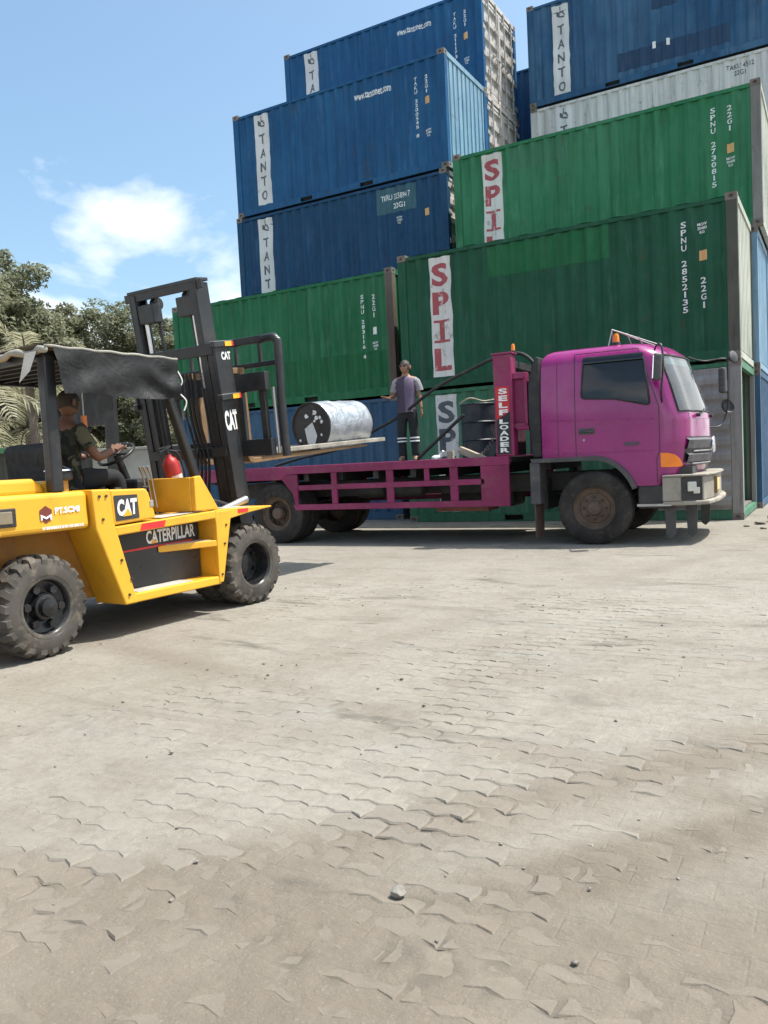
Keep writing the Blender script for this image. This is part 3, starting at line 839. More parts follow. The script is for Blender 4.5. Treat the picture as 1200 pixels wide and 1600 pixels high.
# farther back, seen in the gap between the two tall stacks
for lv in range(5):
    container(('blue container at the bottom of the far gap stack', 'blue container second from bottom of the far gap stack', 'blue container third from bottom of the far gap stack', 'blue container fourth from bottom of the far gap stack', 'dark blue container seen in the gap between the two tall stacks')[lv], -3.2, 10.25, lv, M['blue3'])
# ------------------------------------------------------------------ flatbed truck
M['purple'] = paint('purple_cab_paint', (0.245,0.003,0.130), 0.24, (0.20,0.06,0.10), 0.25, 1.6, coat=0.5, var=0.10)
M['purple_bed'] = paint('purple_bed_paint', (0.205,0.010,0.072), 0.55, (0.18,0.09,0.07), 0.6, 2.4, var=0.2)
M['glass_dark'] = plain('tinted_glass', (0.008,0.008,0.009), 0.06)
M['glass_dark'].node_tree.nodes['Principled BSDF'].inputs['Specular IOR Level'].default_value = 0.6
M['plastic'] = paint('grey_black_plastic', (0.055,0.054,0.056), 0.55, (0.2,0.17,0.14), 0.4, 4)
M['grille'] = paint('grey_grille_plastic', (0.075,0.072,0.08), 0.5, (0.2,0.17,0.15), 0.35, 4)
M['bumper'] = paint('beige_bumper_paint', (0.30,0.27,0.22), 0.65, (0.12,0.10,0.08), 0.9, 3)
M['dusty_tyre'] = paint('dusty_tyre_rubber', (0.034,0.030,0.027), 0.92, (0.12,0.10,0.08), 0.5, 5, spec=0.2)
M['dusty_rim'] = paint('rust_dusty_rim', (0.10,0.065,0.043), 0.85, (0.17,0.14,0.11), 0.6, 7)
M['lamp_glass'] = plain('lamp_lens', (0.62,0.60,0.53), 0.15)
M['yellow_plate'] = plain('yellow_plate', (0.70,0.55,0.22), 0.5)
M['interior'] = plain('cab_interior', (0.10,0.10,0.105), 0.7)
def wind_glass():
    t = NT('windscreen_glass'); t.n.remove(t.b)
    g = t.n.new('ShaderNodeBsdfGlossy'); g.inputs['Roughness'].default_value = 0.03; g.inputs['Color'].default_value = (1,1,1,1)
    tr = t.n.new('ShaderNodeBsdfTransparent'); tr.inputs['Color'].default_value = (0.74,0.80,0.80,1)
    d = t.n.new('ShaderNodeBsdfDiffuse'); d.inputs['Color'].default_value = (0.55,0.57,0.55,1)
    fr = t.n.new('ShaderNodeFresnel'); fr.inputs['IOR'].default_value = 1.55
    m1 = t.n.new('ShaderNodeMixShader'); m1.inputs[0].default_value = 0.16     # dust film
    t.l.new(tr.outputs[0], m1.inputs[1]); t.l.new(d.outputs[0], m1.inputs[2])
    m2 = t.n.new('ShaderNodeMixShader'); t.l.new(fr.outputs[0], m2.inputs[0]); t.l.new(m1.outputs[0], m2.inputs[1]); t.l.new(g.outputs[0], m2.inputs[2])
    t.l.new(m2.outputs[0], t.n['Material Output'].inputs['Surface']); return t.m
M['windscreen'] = wind_glass()

truck = thing('flatbed_truck', 'purple flatbed truck lettered SELF LOADER parked along the containers', 'truck', (4.61,-3.54,0), 0.0382)
TWD = 2.30
def xf(z): return float(np.interp(z, [0.70,0.85,1.0,1.3,1.6,1.68,2.05,2.40,2.5,2.7], [1.12,1.20,1.27,1.315,1.315,1.295,1.19,1.065,1.0,0.86]))
def tumble(z): return 0.0 if z < 1.7 else 0.085*((z-1.7)/0.8)**1.6
def cab_ring(z, inset=0.0, xr=-0.66):
    """plan outline at height z, counted from the near rear corner to the front and round to the far rear"""
    yn = tumble(z)+inset; yf = TWD-tumble(z)-inset; f = xf(z)-inset*1.5; r0 = xr+inset
    rc = 0.40-0.06*(z-1)/1.5; bow = 0.12
    xs = f-bow-rc*0.85; pts = []
    for k in range(22): pts.append((r0+(xs-r0)*k/21, yn+0.012*math.sin(math.pi*k/21)*-1))
    for k in range(1, 9):
        a = math.pi/2*k/9; pts.append((xs+rc*0.85*math.sin(a), yn+rc*(1-math.cos(a))))
    y0, y1 = yn+rc, yf-rc
    for k in range(17):
        t = k/16; s = 2*t-1; pts.append((f-bow*s*s, y0+(y1-y0)*t))
    for k in range(8, 0, -1):
        a = math.pi/2*k/9; pts.append((xs+rc*0.85*math.sin(a), yf-rc*(1-math.cos(a))))
    for k in range(21, -1, -1): pts.append((r0+(xs-r0)*k/21, yf+0.012*math.sin(math.pi*k/21)))
    return pts
def arch(x):
    if x < 0: return 1.15
    if x < 0.525: return 0.48+0.67*math.sqrt(max(0, 1-(x/0.535)**2)) if x < 0.52 else 0.72
    return 0.72
zs = sorted(set([round(v,4) for v in np.linspace(0.76,1.68,24)]+[round(v,4) for v in np.linspace(1.68,2.40,19)]))
rings = []
for z in zs:
    rg = []
    for i, (x, y) in enumerate(cab_ring(z)):
        side = i < 22 or i >= 22+8+17+8
        rg.append((x, y, max(z, arch(x)) if side else z))
    rings.append(rg)
for k in range(1, 9):
    a = math.pi/2*k/8; z = 2.40+0.19*math.sin(a); ins = 0.20*(1-math.cos(a))
    rings.append([(x,y,z) for x, y in cab_ring(min(z,2.5), ins)])
for ins, dz in ((0.35,0.012),(0.6,0.022),(0.85,0.027)):
    rings.append([(x,y,2.59+dz) for x, y in cab_ring(2.5, ins)])
NC = len(rings[0])
W0, W1 = 25, NC-26               # windscreen columns
ws_rows = (zs.index(1.68), zs.index(2.40))
shell, glass = MB(), MB()
vs = [p for r_ in rings for p in r_]; sf = []; gf = []
for i in range(len(rings)-1):
    for j in range(NC-1):
        q = (i*NC+j, i*NC+j+1, (i+1)*NC+j+1, (i+1)*NC+j)
        a, b, c_, d = (Vector(vs[k]) for k in q)
        if ((b-a).cross(d-a)).length+((b-c_).cross(d-c_)).length < 1e-7: continue
        if ws_rows[0] <= i < ws_rows[1] and W0 <= j < W1: gf.append(q)
        else: sf.append(q)
    q = (i*NC+NC-1, i*NC, (i+1)*NC, (i+1)*NC+NC-1)          # rear wall
    sf.append(q)
top = (len(rings)-1)*NC; sf.append(tuple(range(top, top+NC)))
shell.add(vs, sf)
cab = shell.build('cab', M['purple'], truck, smooth=38)
glass.add(vs, gf)
gl = glass.build('windscreen', M['windscreen'], truck, smooth=60)
# rubber seal round the windscreen
edge = [rings[ws_rows[0]][j] for j in range(W0, W1+1)]+[rings[i][W1] for i in range(ws_rows[0]+1, ws_rows[1]+1)]+[rings[ws_rows[1]][j] for j in range(W1-1, W0-1, -1)]+[rings[i][W0] for i in range(ws_rows[1]-1, ws_rows[0]-1, -1)]
MB().tube(edge, 0.014, 6).build('window_seal', M['black_rubber'], gl, smooth=60)
# sun strip and papers behind the windscreen
def on_glass(j, i, d=-0.012):
    p = Vector(rings[i][j]); c0 = Vector((0.3, TWD/2, p.z)); return p+(c0-p).normalized()*0.012
sb = MB(); P = [[on_glass(j, i) for j in range(W0+1, W1)] for i in range(ws_rows[1]-3, ws_rows[1])]
sb.grid(P).build('sun_strip', plain('green_sun_strip', (0.42,0.60,0.52), 0.4), gl, smooth=60)
sb = MB(); P = [[on_glass(j, i) for j in range(W0+12, W0+24)] for i in range(ws_rows[0]+1, ws_rows[0]+5)]
sb.grid(P).build('paper_sheet', plain('white_paper', (0.75,0.77,0.74), 0.7), gl, smooth=60)
# cab interior: dashboard, steering wheel, seats
MB().box(0.55,0.12,1.2,1.02,2.18,1.60).build('dashboard', M['interior'], truck, bevel=0.05)
for yy in (0.32, 1.40):
    s = MB().box(-0.25,yy,1.25,0.30,yy+0.55,1.42).build('seat', M['interior'], truck, bevel=0.05)
    MB().prism([(-0.38,1.40),(-0.24,1.40),(-0.32,2.15),(-0.44,2.12)], 'y', yy, yy+0.5).build('backrest', M['interior'], s, bevel=0.04)
ring_pts = [Vector((0.50+0.08*math.sin(t), 1.68+0.21*math.cos(t), 1.72+0.19*math.sin(t))) for t in np.linspace(0, 2*math.pi, 25)]
MB().tube(ring_pts, 0.016, 6, False).bar((0.50,1.47,1.72),(0.50,1.89,1.72),0.02,0.05).cyl((0.72,1.68,1.5),(0.5,1.68,1.72),0.03).build('steering_wheel', M['black'], truck, smooth=50)
MB().obox((0.80,1.15,2.30),(0.012,0,0.004),(0,0.13,0),(-0.01,0,0.045)).cyl((0.80,1.15,2.33),(0.86,1.15,2.42),0.008,n=6).build('rear_view_mirror', M['black'], truck)

def side_pt(x, z, off=0.004, far=False):
    """point on the cab side skin"""
    rg = cab_ring(z); n_ = 22
    xsr = [p[0] for p in rg[:30]]; ysr = [p[1] for p in rg[:30]]
    y = float(np.interp(x, xsr, ysr))-off
    return (x, y if not far else TWD-y, z)
def round_poly(P, r=0.06, n=5):
    out = []
    for i, p in enumerate(P):
        p = Vector(p); a = (Vector(P[i-1])-p).normalized(); b = (Vector(P[(i+1)%len(P)])-p).normalized()
        for k in range(n+1):
            t = k/n; out.append(tuple((p+a*r)*(1-t)**2+p*2*t*(1-t)+(p+b*r)*t*t))
    return out
WIN = [(-0.12,1.92),(0.30,1.885),(0.735,1.775),(0.70,2.10),(0.655,2.40),(-0.085,2.445)]
for far in (False, True):
    op = round_poly([(a,b,0) for a, b in WIN], 0.05)
    cxw = sum(p[0] for p in op)/len(op); czw = sum(p[1] for p in op)/len(op)
    vs_, fs_ = [], []; n_ = len(op); L_ = 6
    for k in range(L_+1):
        s_ = 1-k/L_
        vs_ += [side_pt(cxw+(p[0]-cxw)*s_, czw+(p[1]-czw)*s_, 0.005, far) for p in op]
    for k in range(L_): fs_ += [(k*n_+i, k*n_+(i+1)%n_, (k+1)*n_+(i+1)%n_, (k+1)*n_+i) for i in range(n_)]
    w_ = MB().add(vs_, fs_).build('door_window', M['glass_dark'], truck, smooth=60)
    MB().tube([side_pt(p[0], p[1], 0.004, far) for p in op]+[side_pt(op[0][0], op[0][1], 0.004, far)], 0.013, 6, False).build('window_seal', M['black_rubber'], w_, smooth=60)
    MB().grid([[side_pt(x, z, 0.012+o, far) for x in np.linspace(-0.09,0.66,12)] for z, o in ((2.36,0.022),(2.40,0.03),(2.445,0.0))]).build('wind_deflector', M['glass_dark'], w_, smooth=60)
    # door outline gaps, handle
    g = MB()
    g.tube([side_pt(-0.205, z, 0.0005, far) for z in np.linspace(1.17,2.50,16)], 0.005, 5)
    g.tube([side_pt(x, 2.50, 0.0005, far) for x in np.linspace(-0.205,0.60,12)], 0.005, 5)
    g.tube([side_pt(0.60+0.24*t, 2.50-0.75*t, 0.0005, far) for t in np.linspace(0,1,10)]+[side_pt(0.84, z, 0.0005, far) for z in np.linspace(1.7,1.2,8)]+[side_pt(0.80, z, 0.0005, far) for z in np.linspace(1.1,0.8,5)], 0.005, 5)
    g.build('door_gap', M['black'], truck, smooth=60)
    h_ = MB().tube([side_pt(-0.15,1.485,0.008,far), side_pt(-0.13,1.49,0.03,far), side_pt(0.0,1.485,0.03,far), side_pt(0.02,1.48,0.008,far)], 0.013, 8).build('door_handle', M['plastic'], truck, smooth=60)
    MB().grid([[side_pt(x, z, 0.003, far) for x in np.linspace(-0.17,0.04,6)] for z in (1.45,1.53)]).build('handle_recess', M['plastic'], h_)
    # pressed swage lines along the door
    sw = MB()
    for z0_, z1_, rr_ in ((1.66,1.60,0.010),(1.22,1.20,0.009)):
        sw.tube([side_pt(x, z0_+(z1_-z0_)*(x+0.64)/1.4, -0.002, far) for x in np.linspace(-0.64,0.78,20)], rr_, 6)
    sw.build('swage_line', M['purple'], truck, smooth=60)
    # wheel-arch trim
    ar = [(-0.80,1.11)]+[(x,1.11) for x in np.linspace(-0.7,-0.1,5)]+[(0.54*math.sin(t), 0.48+0.63*math.cos(t)) for t in np.linspace(0.0,1.18,14)]
    outer = [(-0.82,1.165)]+[(x,1.165) for x in np.linspace(-0.7,-0.1,5)]+[(0.60*math.sin(t), 0.48+0.69*math.cos(t)) for t in np.linspace(0.0,1.18,14)]
    y0, y1 = (-0.045, 0.20) if not far else (TWD+0.045, TWD-0.20)
    b_ = MB(); n_ = len(ar)
    vs_ = [(x,yy,z) for yy in (y0,y1) for x, z in ar]+[(x,yy,z) for yy in (y0,y1) for x, z in outer]
    fs_ = []
    for i in range(n_-1): fs_ += [(i,i+1,n_+i+1,n_+i),(2*n_+i+1,2*n_+i,3*n_+i,3*n_+i+1),(i+1,i,2*n_+i,2*n_+i+1)]
    fs_ += [(0,n_,3*n_,2*n_),(n_-1,2*n_-1,4*n_-1,3*n_-1)]
    b_.add(vs_, fs_).build('wheel_arch', M['plastic'], truck, smooth=40)
    s1 = -1 if not far else 1; yb = 0 if not far else TWD
    MB().box(-0.84,yb+(-0.03 if not far else 0.03),0.55,-0.70,yb+(0.28 if not far else -0.28),1.12).build('arch_rear_panel', M['plastic'], truck, bevel=0.02)
    MB().box(-0.79,yb+(-0.02 if not far else 0.02),0.10,-0.775,yb+(0.36 if not far else -0.36),0.56).build('mud_flap', paint('rusty_flap', (0.09,0.05,0.04), 0.8), truck)
    # step behind bumper
    MB().box(0.56,yb+(-0.0 if not far else 0),0.47,0.98,yb+(0.35 if not far else -0.35),0.76).build('step_box', M['dark'], truck, bevel=0.02)
    MB().box(0.55,yb+(-0.03 if not far else 0.03),0.50,0.96,yb+(0.3 if not far else -0.3),0.53).build('step_plate', M['steel'], truck)
    # corner indicator
    vs_ = []; cols = [(0.835,1.165,0.99),(0.92,1.165,0.985),(1.0,1.14,0.985),(1.05,1.09,0.985),(1.075,1.02,0.99)]
    gp = []
    for z_k in np.linspace(0,1,5):
        rowp = []
        for x_, zt, zb in cols:
            z_ = zb+(zt-zb)*z_k; rg = cab_ring(z_); n30 = 31
            p = None
            yv = float(np.interp(x_, [q_[0] for q_ in rg[:32]], [q_[1] for q_ in rg[:32]]))
            rowp.append((x_+0.012, (yv-0.012) if not far else TWD-(yv-0.012), z_))
        gp.append(rowp)
    MB().grid(gp).build('indicator', M['orange'], truck, smooth=60)

# front: grille, emblem, wipers
def front_pt(s, z, off=0.01):
    """point on the cab nose, s -1 near .. 1 far"""
    rg = cab_ring(z); y = TWD/2+s*TWD/2
    half = rg[22:22+8+17+8]; ys_ = [p[1] for p in half]; xs_ = [p[0] for p in half]
    return (float(np.interp(y, ys_, xs_))+off, y, z)
for z0_, z1_, off, sx in ((1.20,1.34,0.030,0.86),(1.03,1.155,0.035,0.84)):
    b_ = MB(); P = []
    for z_, o in ((z0_,0.0),(z0_+0.005,off),(z1_-0.03,off+0.012),(z1_,0.0)):
        P.append([front_pt(s, z_, o) for s in np.linspace(-sx, sx, 28)])
    b_.grid(P).build('grille_panel', M['grille'], truck, smooth=50)
P = [[front_pt(s, z_, 0.004) for s in np.linspace(-0.86,0.86,28)] for z_ in (0.985,1.08,1.2,1.355)]
MB().grid(P).build('grille_recess', M['black'], truck, smooth=50)
b_ = MB()
for z_ in (1.17,1.012): b_.tube([front_pt(s, z_, 0.03) for s in np.linspace(-0.70,0.70,24)], 0.010, 6)
b_.build('grille_bar', M['steel'], truck, smooth=60)
ec = Vector(front_pt(0, 1.245, 0.055))
b_ = MB().tube([ec+Vector((0.0, 0.115*math.sin(t), 0.10*math.cos(t))) for t in np.linspace(0,2*math.pi,33)], 0.014, 8, False)
em = b_.build('emblem', M['chrome'], truck, smooth=60)
b_ = MB()
for s in (-1,1): b_.tube([ec+Vector((0,s*0.045,0.085)), ec+Vector((0.004,s*0.032,0.02)), ec+Vector((0.004,s*0.032,-0.02)), ec+Vector((0,s*0.055,-0.075))], 0.011, 6)
b_.bar(ec+Vector((0.004,-0.03,0)), ec+Vector((0.004,0.03,0)), 0.02, 0.016).build('emblem_sign', M['chrome'], em, smooth=60)
for s0, s1 in ((-0.55,-0.05),(0.1,0.6)):
    a_ = Vector(front_pt(s0,1.63,0.03)); e_ = Vector(front_pt(s1,1.74,0.02))
    w_ = MB().tube([a_, (a_+e_)/2+Vector((0.02,0,0)), e_], 0.009, 6).cyl(a_-Vector((0.03,0,0)), a_+Vector((0.015,0,0)), 0.025, n=10).build('wiper', M['black'], truck, smooth=60)
P = [[front_pt(s, z_, 0.005) for s in np.linspace(-0.80,0.80,28)] for z_ in (1.585,1.66)]
MB().grid(P).build('wiper_cowl', M['purple'], truck, smooth=60)

# bumper
BP = [(0.86,-0.03),(1.06,-0.03),(1.285,0.10),(1.35,0.55),(1.37,1.15),(1.35,1.75),(1.285,2.20),(1.06,2.33),(0.86,2.33),(0.86,2.1),(1.0,2.0),(1.12,1.15),(1.0,0.3),(0.86,0.2)]
BP = [(x+(0.05 if x > 1.1 and y not in (1.15,) or x > 1.3 else 0), y) for x, y in BP]
bump = MB().prism(BP, 'z', 0.56, 0.86).build('bumper', M['bumper'], truck, bevel=0.012)
BP2 = [(x+(0.035 if x > 1.0 else 0), y+(-0.01 if y < 0.2 else 0.01 if y > 2.1 else 0)) for x, y in BP]
MB().prism(BP2, 'z', 0.862, 0.885).build('bumper_top', M['bumper'], bump, bevel=0.006)
BP3 = [(x+(0.06 if x > 1.0 else 0), y) for x, y in BP]
MB().prism(BP3, 'z', 0.505, 0.558).build('bumper_lip', M['bumper'], bump, bevel=0.015)
for far in (False, True):
    a_ = Vector((1.06,-0.03,0)) if not far else Vector((1.06,2.33,0)); b2 = Vector((1.335,0.10,0)) if not far else Vector((1.335,2.20,0))
    t_ = (b2-a_).normalized(); nrm = Vector((0.5,-0.86,0)) if not far else Vector((0.5,0.86,0))
    mid = (a_+b2)/2
    MB().obox(mid+nrm*0.003+Vector((0,0,0.71)), t_*0.128, nrm*0.004, Vector((0,0,0.142))).build('headlight_recess', M['dark'], bump)
    hl = MB().obox(mid+nrm*0.012+Vector((0,0,0.735)), t_*0.055, nrm*0.012, Vector((0,0,0.06))).build('headlight', M['lamp_glass'], bump, bevel=0.012)
    MB().obox(mid+t_*0.055+nrm*0.012+Vector((0,0,0.685)), t_*0.04, nrm*0.010, Vector((0,0,0.04))).build('fog_light', M['lamp_glass'], bump, bevel=0.01)
pl = MB().obox((1.427,0.92,0.72),(0.008,0,0),(-0.005,0.21,0),(0,0,0.075)).build('number_plate', M['yellow_plate'], bump, bevel=0.006)
MB().obox((1.407,0.92,0.72),(0.02,0,0),(-0.012,0.28,0),(0,0,0.11)).build('plate_bracket', plain('rust_brown_plate', (0.22,0.12,0.05), 0.7), bump)
for yx, yb in ((0.93,0.10),(1.16,0.32),(0.93,2.18),(1.16,1.96)):
    MB().prism([(yx-0.07,0.52),(yx+0.07,0.52),(yx+0.06,0.13),(yx+0.0,0.07),(yx-0.055,0.11)], 'y', yb, yb+0.018).build('mud_flap', M['plastic'], truck)
MB().box(0.9,0.15,0.5,1.2,2.15,0.98).build('front_crossmember', M['dark'], truck)

# mirrors
nm = MB().obox((0.86,-0.17,2.22),(0.05,0.02,-0.006),(-0.02,0.085,0),(0.012,0,0.165)).build('side_mirror', M['plastic'], truck, bevel=0.035, seg=3)
MB().obox((0.81,-0.19,2.22),(0.006,0.002,0),(-0.015,0.07,0),(0.01,0,0.14)).build('mirror_glass', M['chrome'], nm)
MB().tube(bez([(0.80,0.05,2.45),(0.86,-0.10,2.50),(0.92,-0.17,2.46),(0.93,-0.17,2.20),(0.90,-0.16,1.95),(0.88,0.0,1.80)],8), 0.012, 6).build('mirror_arm', M['black'], nm, smooth=60)
fm = MB().obox((1.40,2.50,2.18),(0.05,-0.02,0),(0.02,0.09,0),(0,0,0.19)).build('side_mirror', M['plastic'], truck, bevel=0.035, seg=3)
MB().tube(bez([(0.95,2.2,2.54),(1.15,2.38,2.48),(1.40,2.48,2.50),(1.46,2.52,2.44),(1.46,2.52,2.10),(1.45,2.52,1.78),(1.36,2.42,1.52),(1.18,2.2,1.50)],8), 0.013, 6).build('mirror_arm', M['black'], fm, smooth=60)
MB().lathe([(-0.05,0.002),(-0.045,0.05),(-0.01,0.085),(0.02,0.09),(0.035,0.06),(0.04,0.002)], (1.53,2.58,2.52), (0.8,-0.5,0.2), 20).build('round_mirror', M['plastic'], fm, smooth=60)
MB().lathe([(0.0,0.11),(0.03,0.105),(0.06,0.08),(0.08,0.03),(0.085,0.002)], (1.46,2.55,1.80), (-0.6,0.5,-0.3), 20).build('round_mirror', M['plastic'], fm, smooth=60)

# roof beacon and wire frame
rb = MB().lathe([(0,0.055),(0.05,0.055),(0.055,0.05)], (0.28,0.35,2.58), (0,0,1), 16).build('beacon_base', M['black'], truck, smooth=50)
MB().lathe([(0,0.042),(0.09,0.038),(0.115,0.025),(0.12,0.001)], (0.28,0.35,2.63), (0,0,1), 16).build('beacon_lens', M['orange'], rb, smooth=50)
b_ = MB()
apex = Vector((0.24,0.30,2.80))
for e_ in ((0.20,0.25,2.59),(0.20,0.55,2.60),(0.80,0.45,2.56),(0.70,0.95,2.60)): b_.tube([apex, Vector(e_)], 0.008, 6)
b_.tube([(0.42,0.35,2.735),(0.45,0.5,2.60)], 0.007, 6).tube([(0.56,0.38,2.675),(0.57,0.62,2.6)], 0.007, 6)
b_.build('roof_wire_frame', M['rod'], truck, smooth=60)
# air intake stack and clutter behind the cab
MB().prism([(-0.80,1.18),(-0.67,1.18),(-0.67,2.52),(-0.72,2.52),(-0.78,2.40),(-0.835,2.15),(-0.845,1.7)], 'y', 0.02, 0.34).build('air_intake', M['black_rubber'], truck, bevel=0.03, seg=3)
MB().box(-0.80,0.45,1.0,-0.68,2.2,2.35).build('rear_guard', M['dark'], truck)

# chassis
for yy in (0.72, 1.48): MB().box(-6.5,yy,0.70,0.95,yy+0.09,0.95).build('chassis_rail', M['dark'], truck)
for xx in (-0.02, -5.03): MB().cyl((xx,0.25,0.48),(xx,2.05,0.48),0.07,n=12).lathe([(-0.25,0.06),(-0.15,0.2),(0.15,0.2),(0.25,0.06)], (xx,1.15,0.48), (0,1,0), 16).build('axle', M['dark'], truck, smooth=50)
MB().box(-2.9,1.65,0.42,-1.6,2.2,0.85).build('fuel_tank', M['dark'], truck, bevel=0.06, seg=3)
MB().box(-2.35,0.25,0.46,-1.55,0.7,0.53).build('battery_tray', paint('rust_red_steel', (0.16,0.05,0.03), 0.8), truck)
MB().box(-0.95,0.5,0.45,-0.75,1.9,0.9).build('gearbox_shield', M['dark'], truck)

def tyre_geo(rad, wid, n=44, lug=0.0, lugs=22, seed=0):
    """tyre about the y axis, centre at origin, outer face at y=0, inner at y=wid"""
    w = wid; r = rad; rim = rad*0.56
    prof = [(0.03*w,rim),(0.01*w,rim*1.06),(0.0,rim*1.25),(0.02*w,r*0.86),(0.07*w,r*0.95),(0.14*w,r*0.985),(0.5*w,r),(0.86*w,r*0.985),(0.93*w,r*0.95),(0.98*w,r*0.86),(w,rim*1.25),(0.97*w,rim)]
    b = MB().lathe(prof, (0,0,0), (0,1,0), n)
    if lug:
        for k in range(lugs):
            for sgn in (0,1):
                t0 = 2*math.pi*(k+0.5*sgn)/lugs; dt = 2*math.pi/lugs
                pts = []
                # curved chevron lug from the shoulder to past the centre line
                for u in np.linspace(0,1,7):
                    yy = (0.02+0.54*u)*w if sgn == 0 else (0.98-0.54*u)*w
                    tt = t0+dt*(0.42*u**1.5)+dt*0.10*math.sin(u*9)
                    prr = r*(0.90 if u == 0 else 0.965 if u < 0.2 else 1.0)
                    pts.append((tt, yy, prr))
                vs = []
                for tt, yy, pr_ in pts:
                    for dd, rr_ in ((-0.30*dt,pr_-0.012),(-0.23*dt,pr_+lug),(0.23*dt,pr_+lug),(0.30*dt,pr_-0.012)):
                        vs.append((rr_*math.sin(tt+dd), yy, rr_*math.cos(tt+dd)))
                fs = []
                for i in range(len(pts)-1):
                    for q in range(3): fs.append((i*4+q, i*4+q+1, (i+1)*4+q+1, (i+1)*4+q))
                fs += [(0,1,2,3),(len(vs)-1,len(vs)-2,len(vs)-3,len(vs)-4)]
                b.add(vs, fs)
    return b
def truck_wheel(x, y, flip, dual=False):
    w_ = tyre_geo(0.487, 0.27).build('wheel', M['dusty_tyre'], truck, smooth=35)
    w_.location = (x,y,0.485); w_.rotation_euler = (0, 0, math.pi if flip else 0)
    g = MB()
    for k in (0.3,0.5,0.7): g.lathe([(0.27*k-0.008,0.4875),(0.27*k-0.006,0.470),(0.27*k+0.006,0.470),(0.27*k+0.008,0.4875)], (0,0,0), (0,1,0), 40)
    g.build('tread_groove', M['black_rubber'], w_, smooth=30)
    MB().lathe([(0.010,0.275),(0.0,0.285),(0.02,0.265),(0.05,0.255),(0.07,0.20),(0.055 if not dual else 0.16,0.19),(0.045 if not dual else 0.15,0.10),(0.02,0.095),(0.0,0.08),(-0.01,0.001)], (0,0,0), (0,1,0), 36).build('rim', M['dusty_rim'], w_, smooth=35)
    nb = MB()
    for k in range(8):
        t = 2*math.pi*k/8; p = Vector((0.145*math.sin(t), 0.055, 0.145*math.cos(t))); nb.cyl(p, p+Vector((0,-0.035,0)), 0.016, n=6)
    nb.build('wheel_nuts', M['dark'], w_)
    tag(w_.children[-1], kind='stuff')
truck_wheel(0.0, 0.0, False); truck_wheel(0.0, TWD, True)
truck_wheel(-5.03, 0.0, False, True); truck_wheel(-5.03, TWD, True, True); truck_wheel(-5.03, 0.30, False); truck_wheel(-5.03, TWD-0.30, True)

# under-body: springs, air tanks, cab lamps and grab rails
for yy in (0.62, 1.60):
    for xx in (-0.02, -5.03):
        lf = MB()
        for k in range(4):
            h_ = 0.62-0.13*k
            lf.tube([(xx-h_,yy+0.04,0.66-0.022*k),(xx-h_*0.4,yy+0.04,0.60-0.022*k),(xx,yy+0.04,0.585-0.022*k),(xx+h_*0.4,yy+0.04,0.60-0.022*k),(xx+h_,yy+0.04,0.66-0.022*k)], 0.014, 6)
        tag(lf.build('leaf_spring', M['dark'], truck, smooth=60), kind='stuff')
for k, xx in enumerate((-3.75,-3.1)): MB().lathe([(0,0.001),(0.01,0.09),(0.04,0.12),(0.46,0.12),(0.49,0.09),(0.5,0.001)], (xx,0.42,0.80), (1,0,0), 20).build('air_tank', M['dark'], truck, smooth=50)
MB().obox(side_pt(0.50,1.30,0.008), (0.09,0,0.0), (0,0.006,0), (0,0,0.018)).build('door_badge', M['grille'], truck, bevel=0.004)
MB().tube([side_pt(-0.44, z, 0.0005) for z in np.linspace(1.18,2.42,14)], 0.0035, 5).build('panel_seam', M['black'], truck, smooth=60)
MB().cyl(side_pt(-0.10,1.38,0.0), side_pt(-0.10,1.38,0.008), 0.016, n=12).build('door_lock', M['steel'], truck)
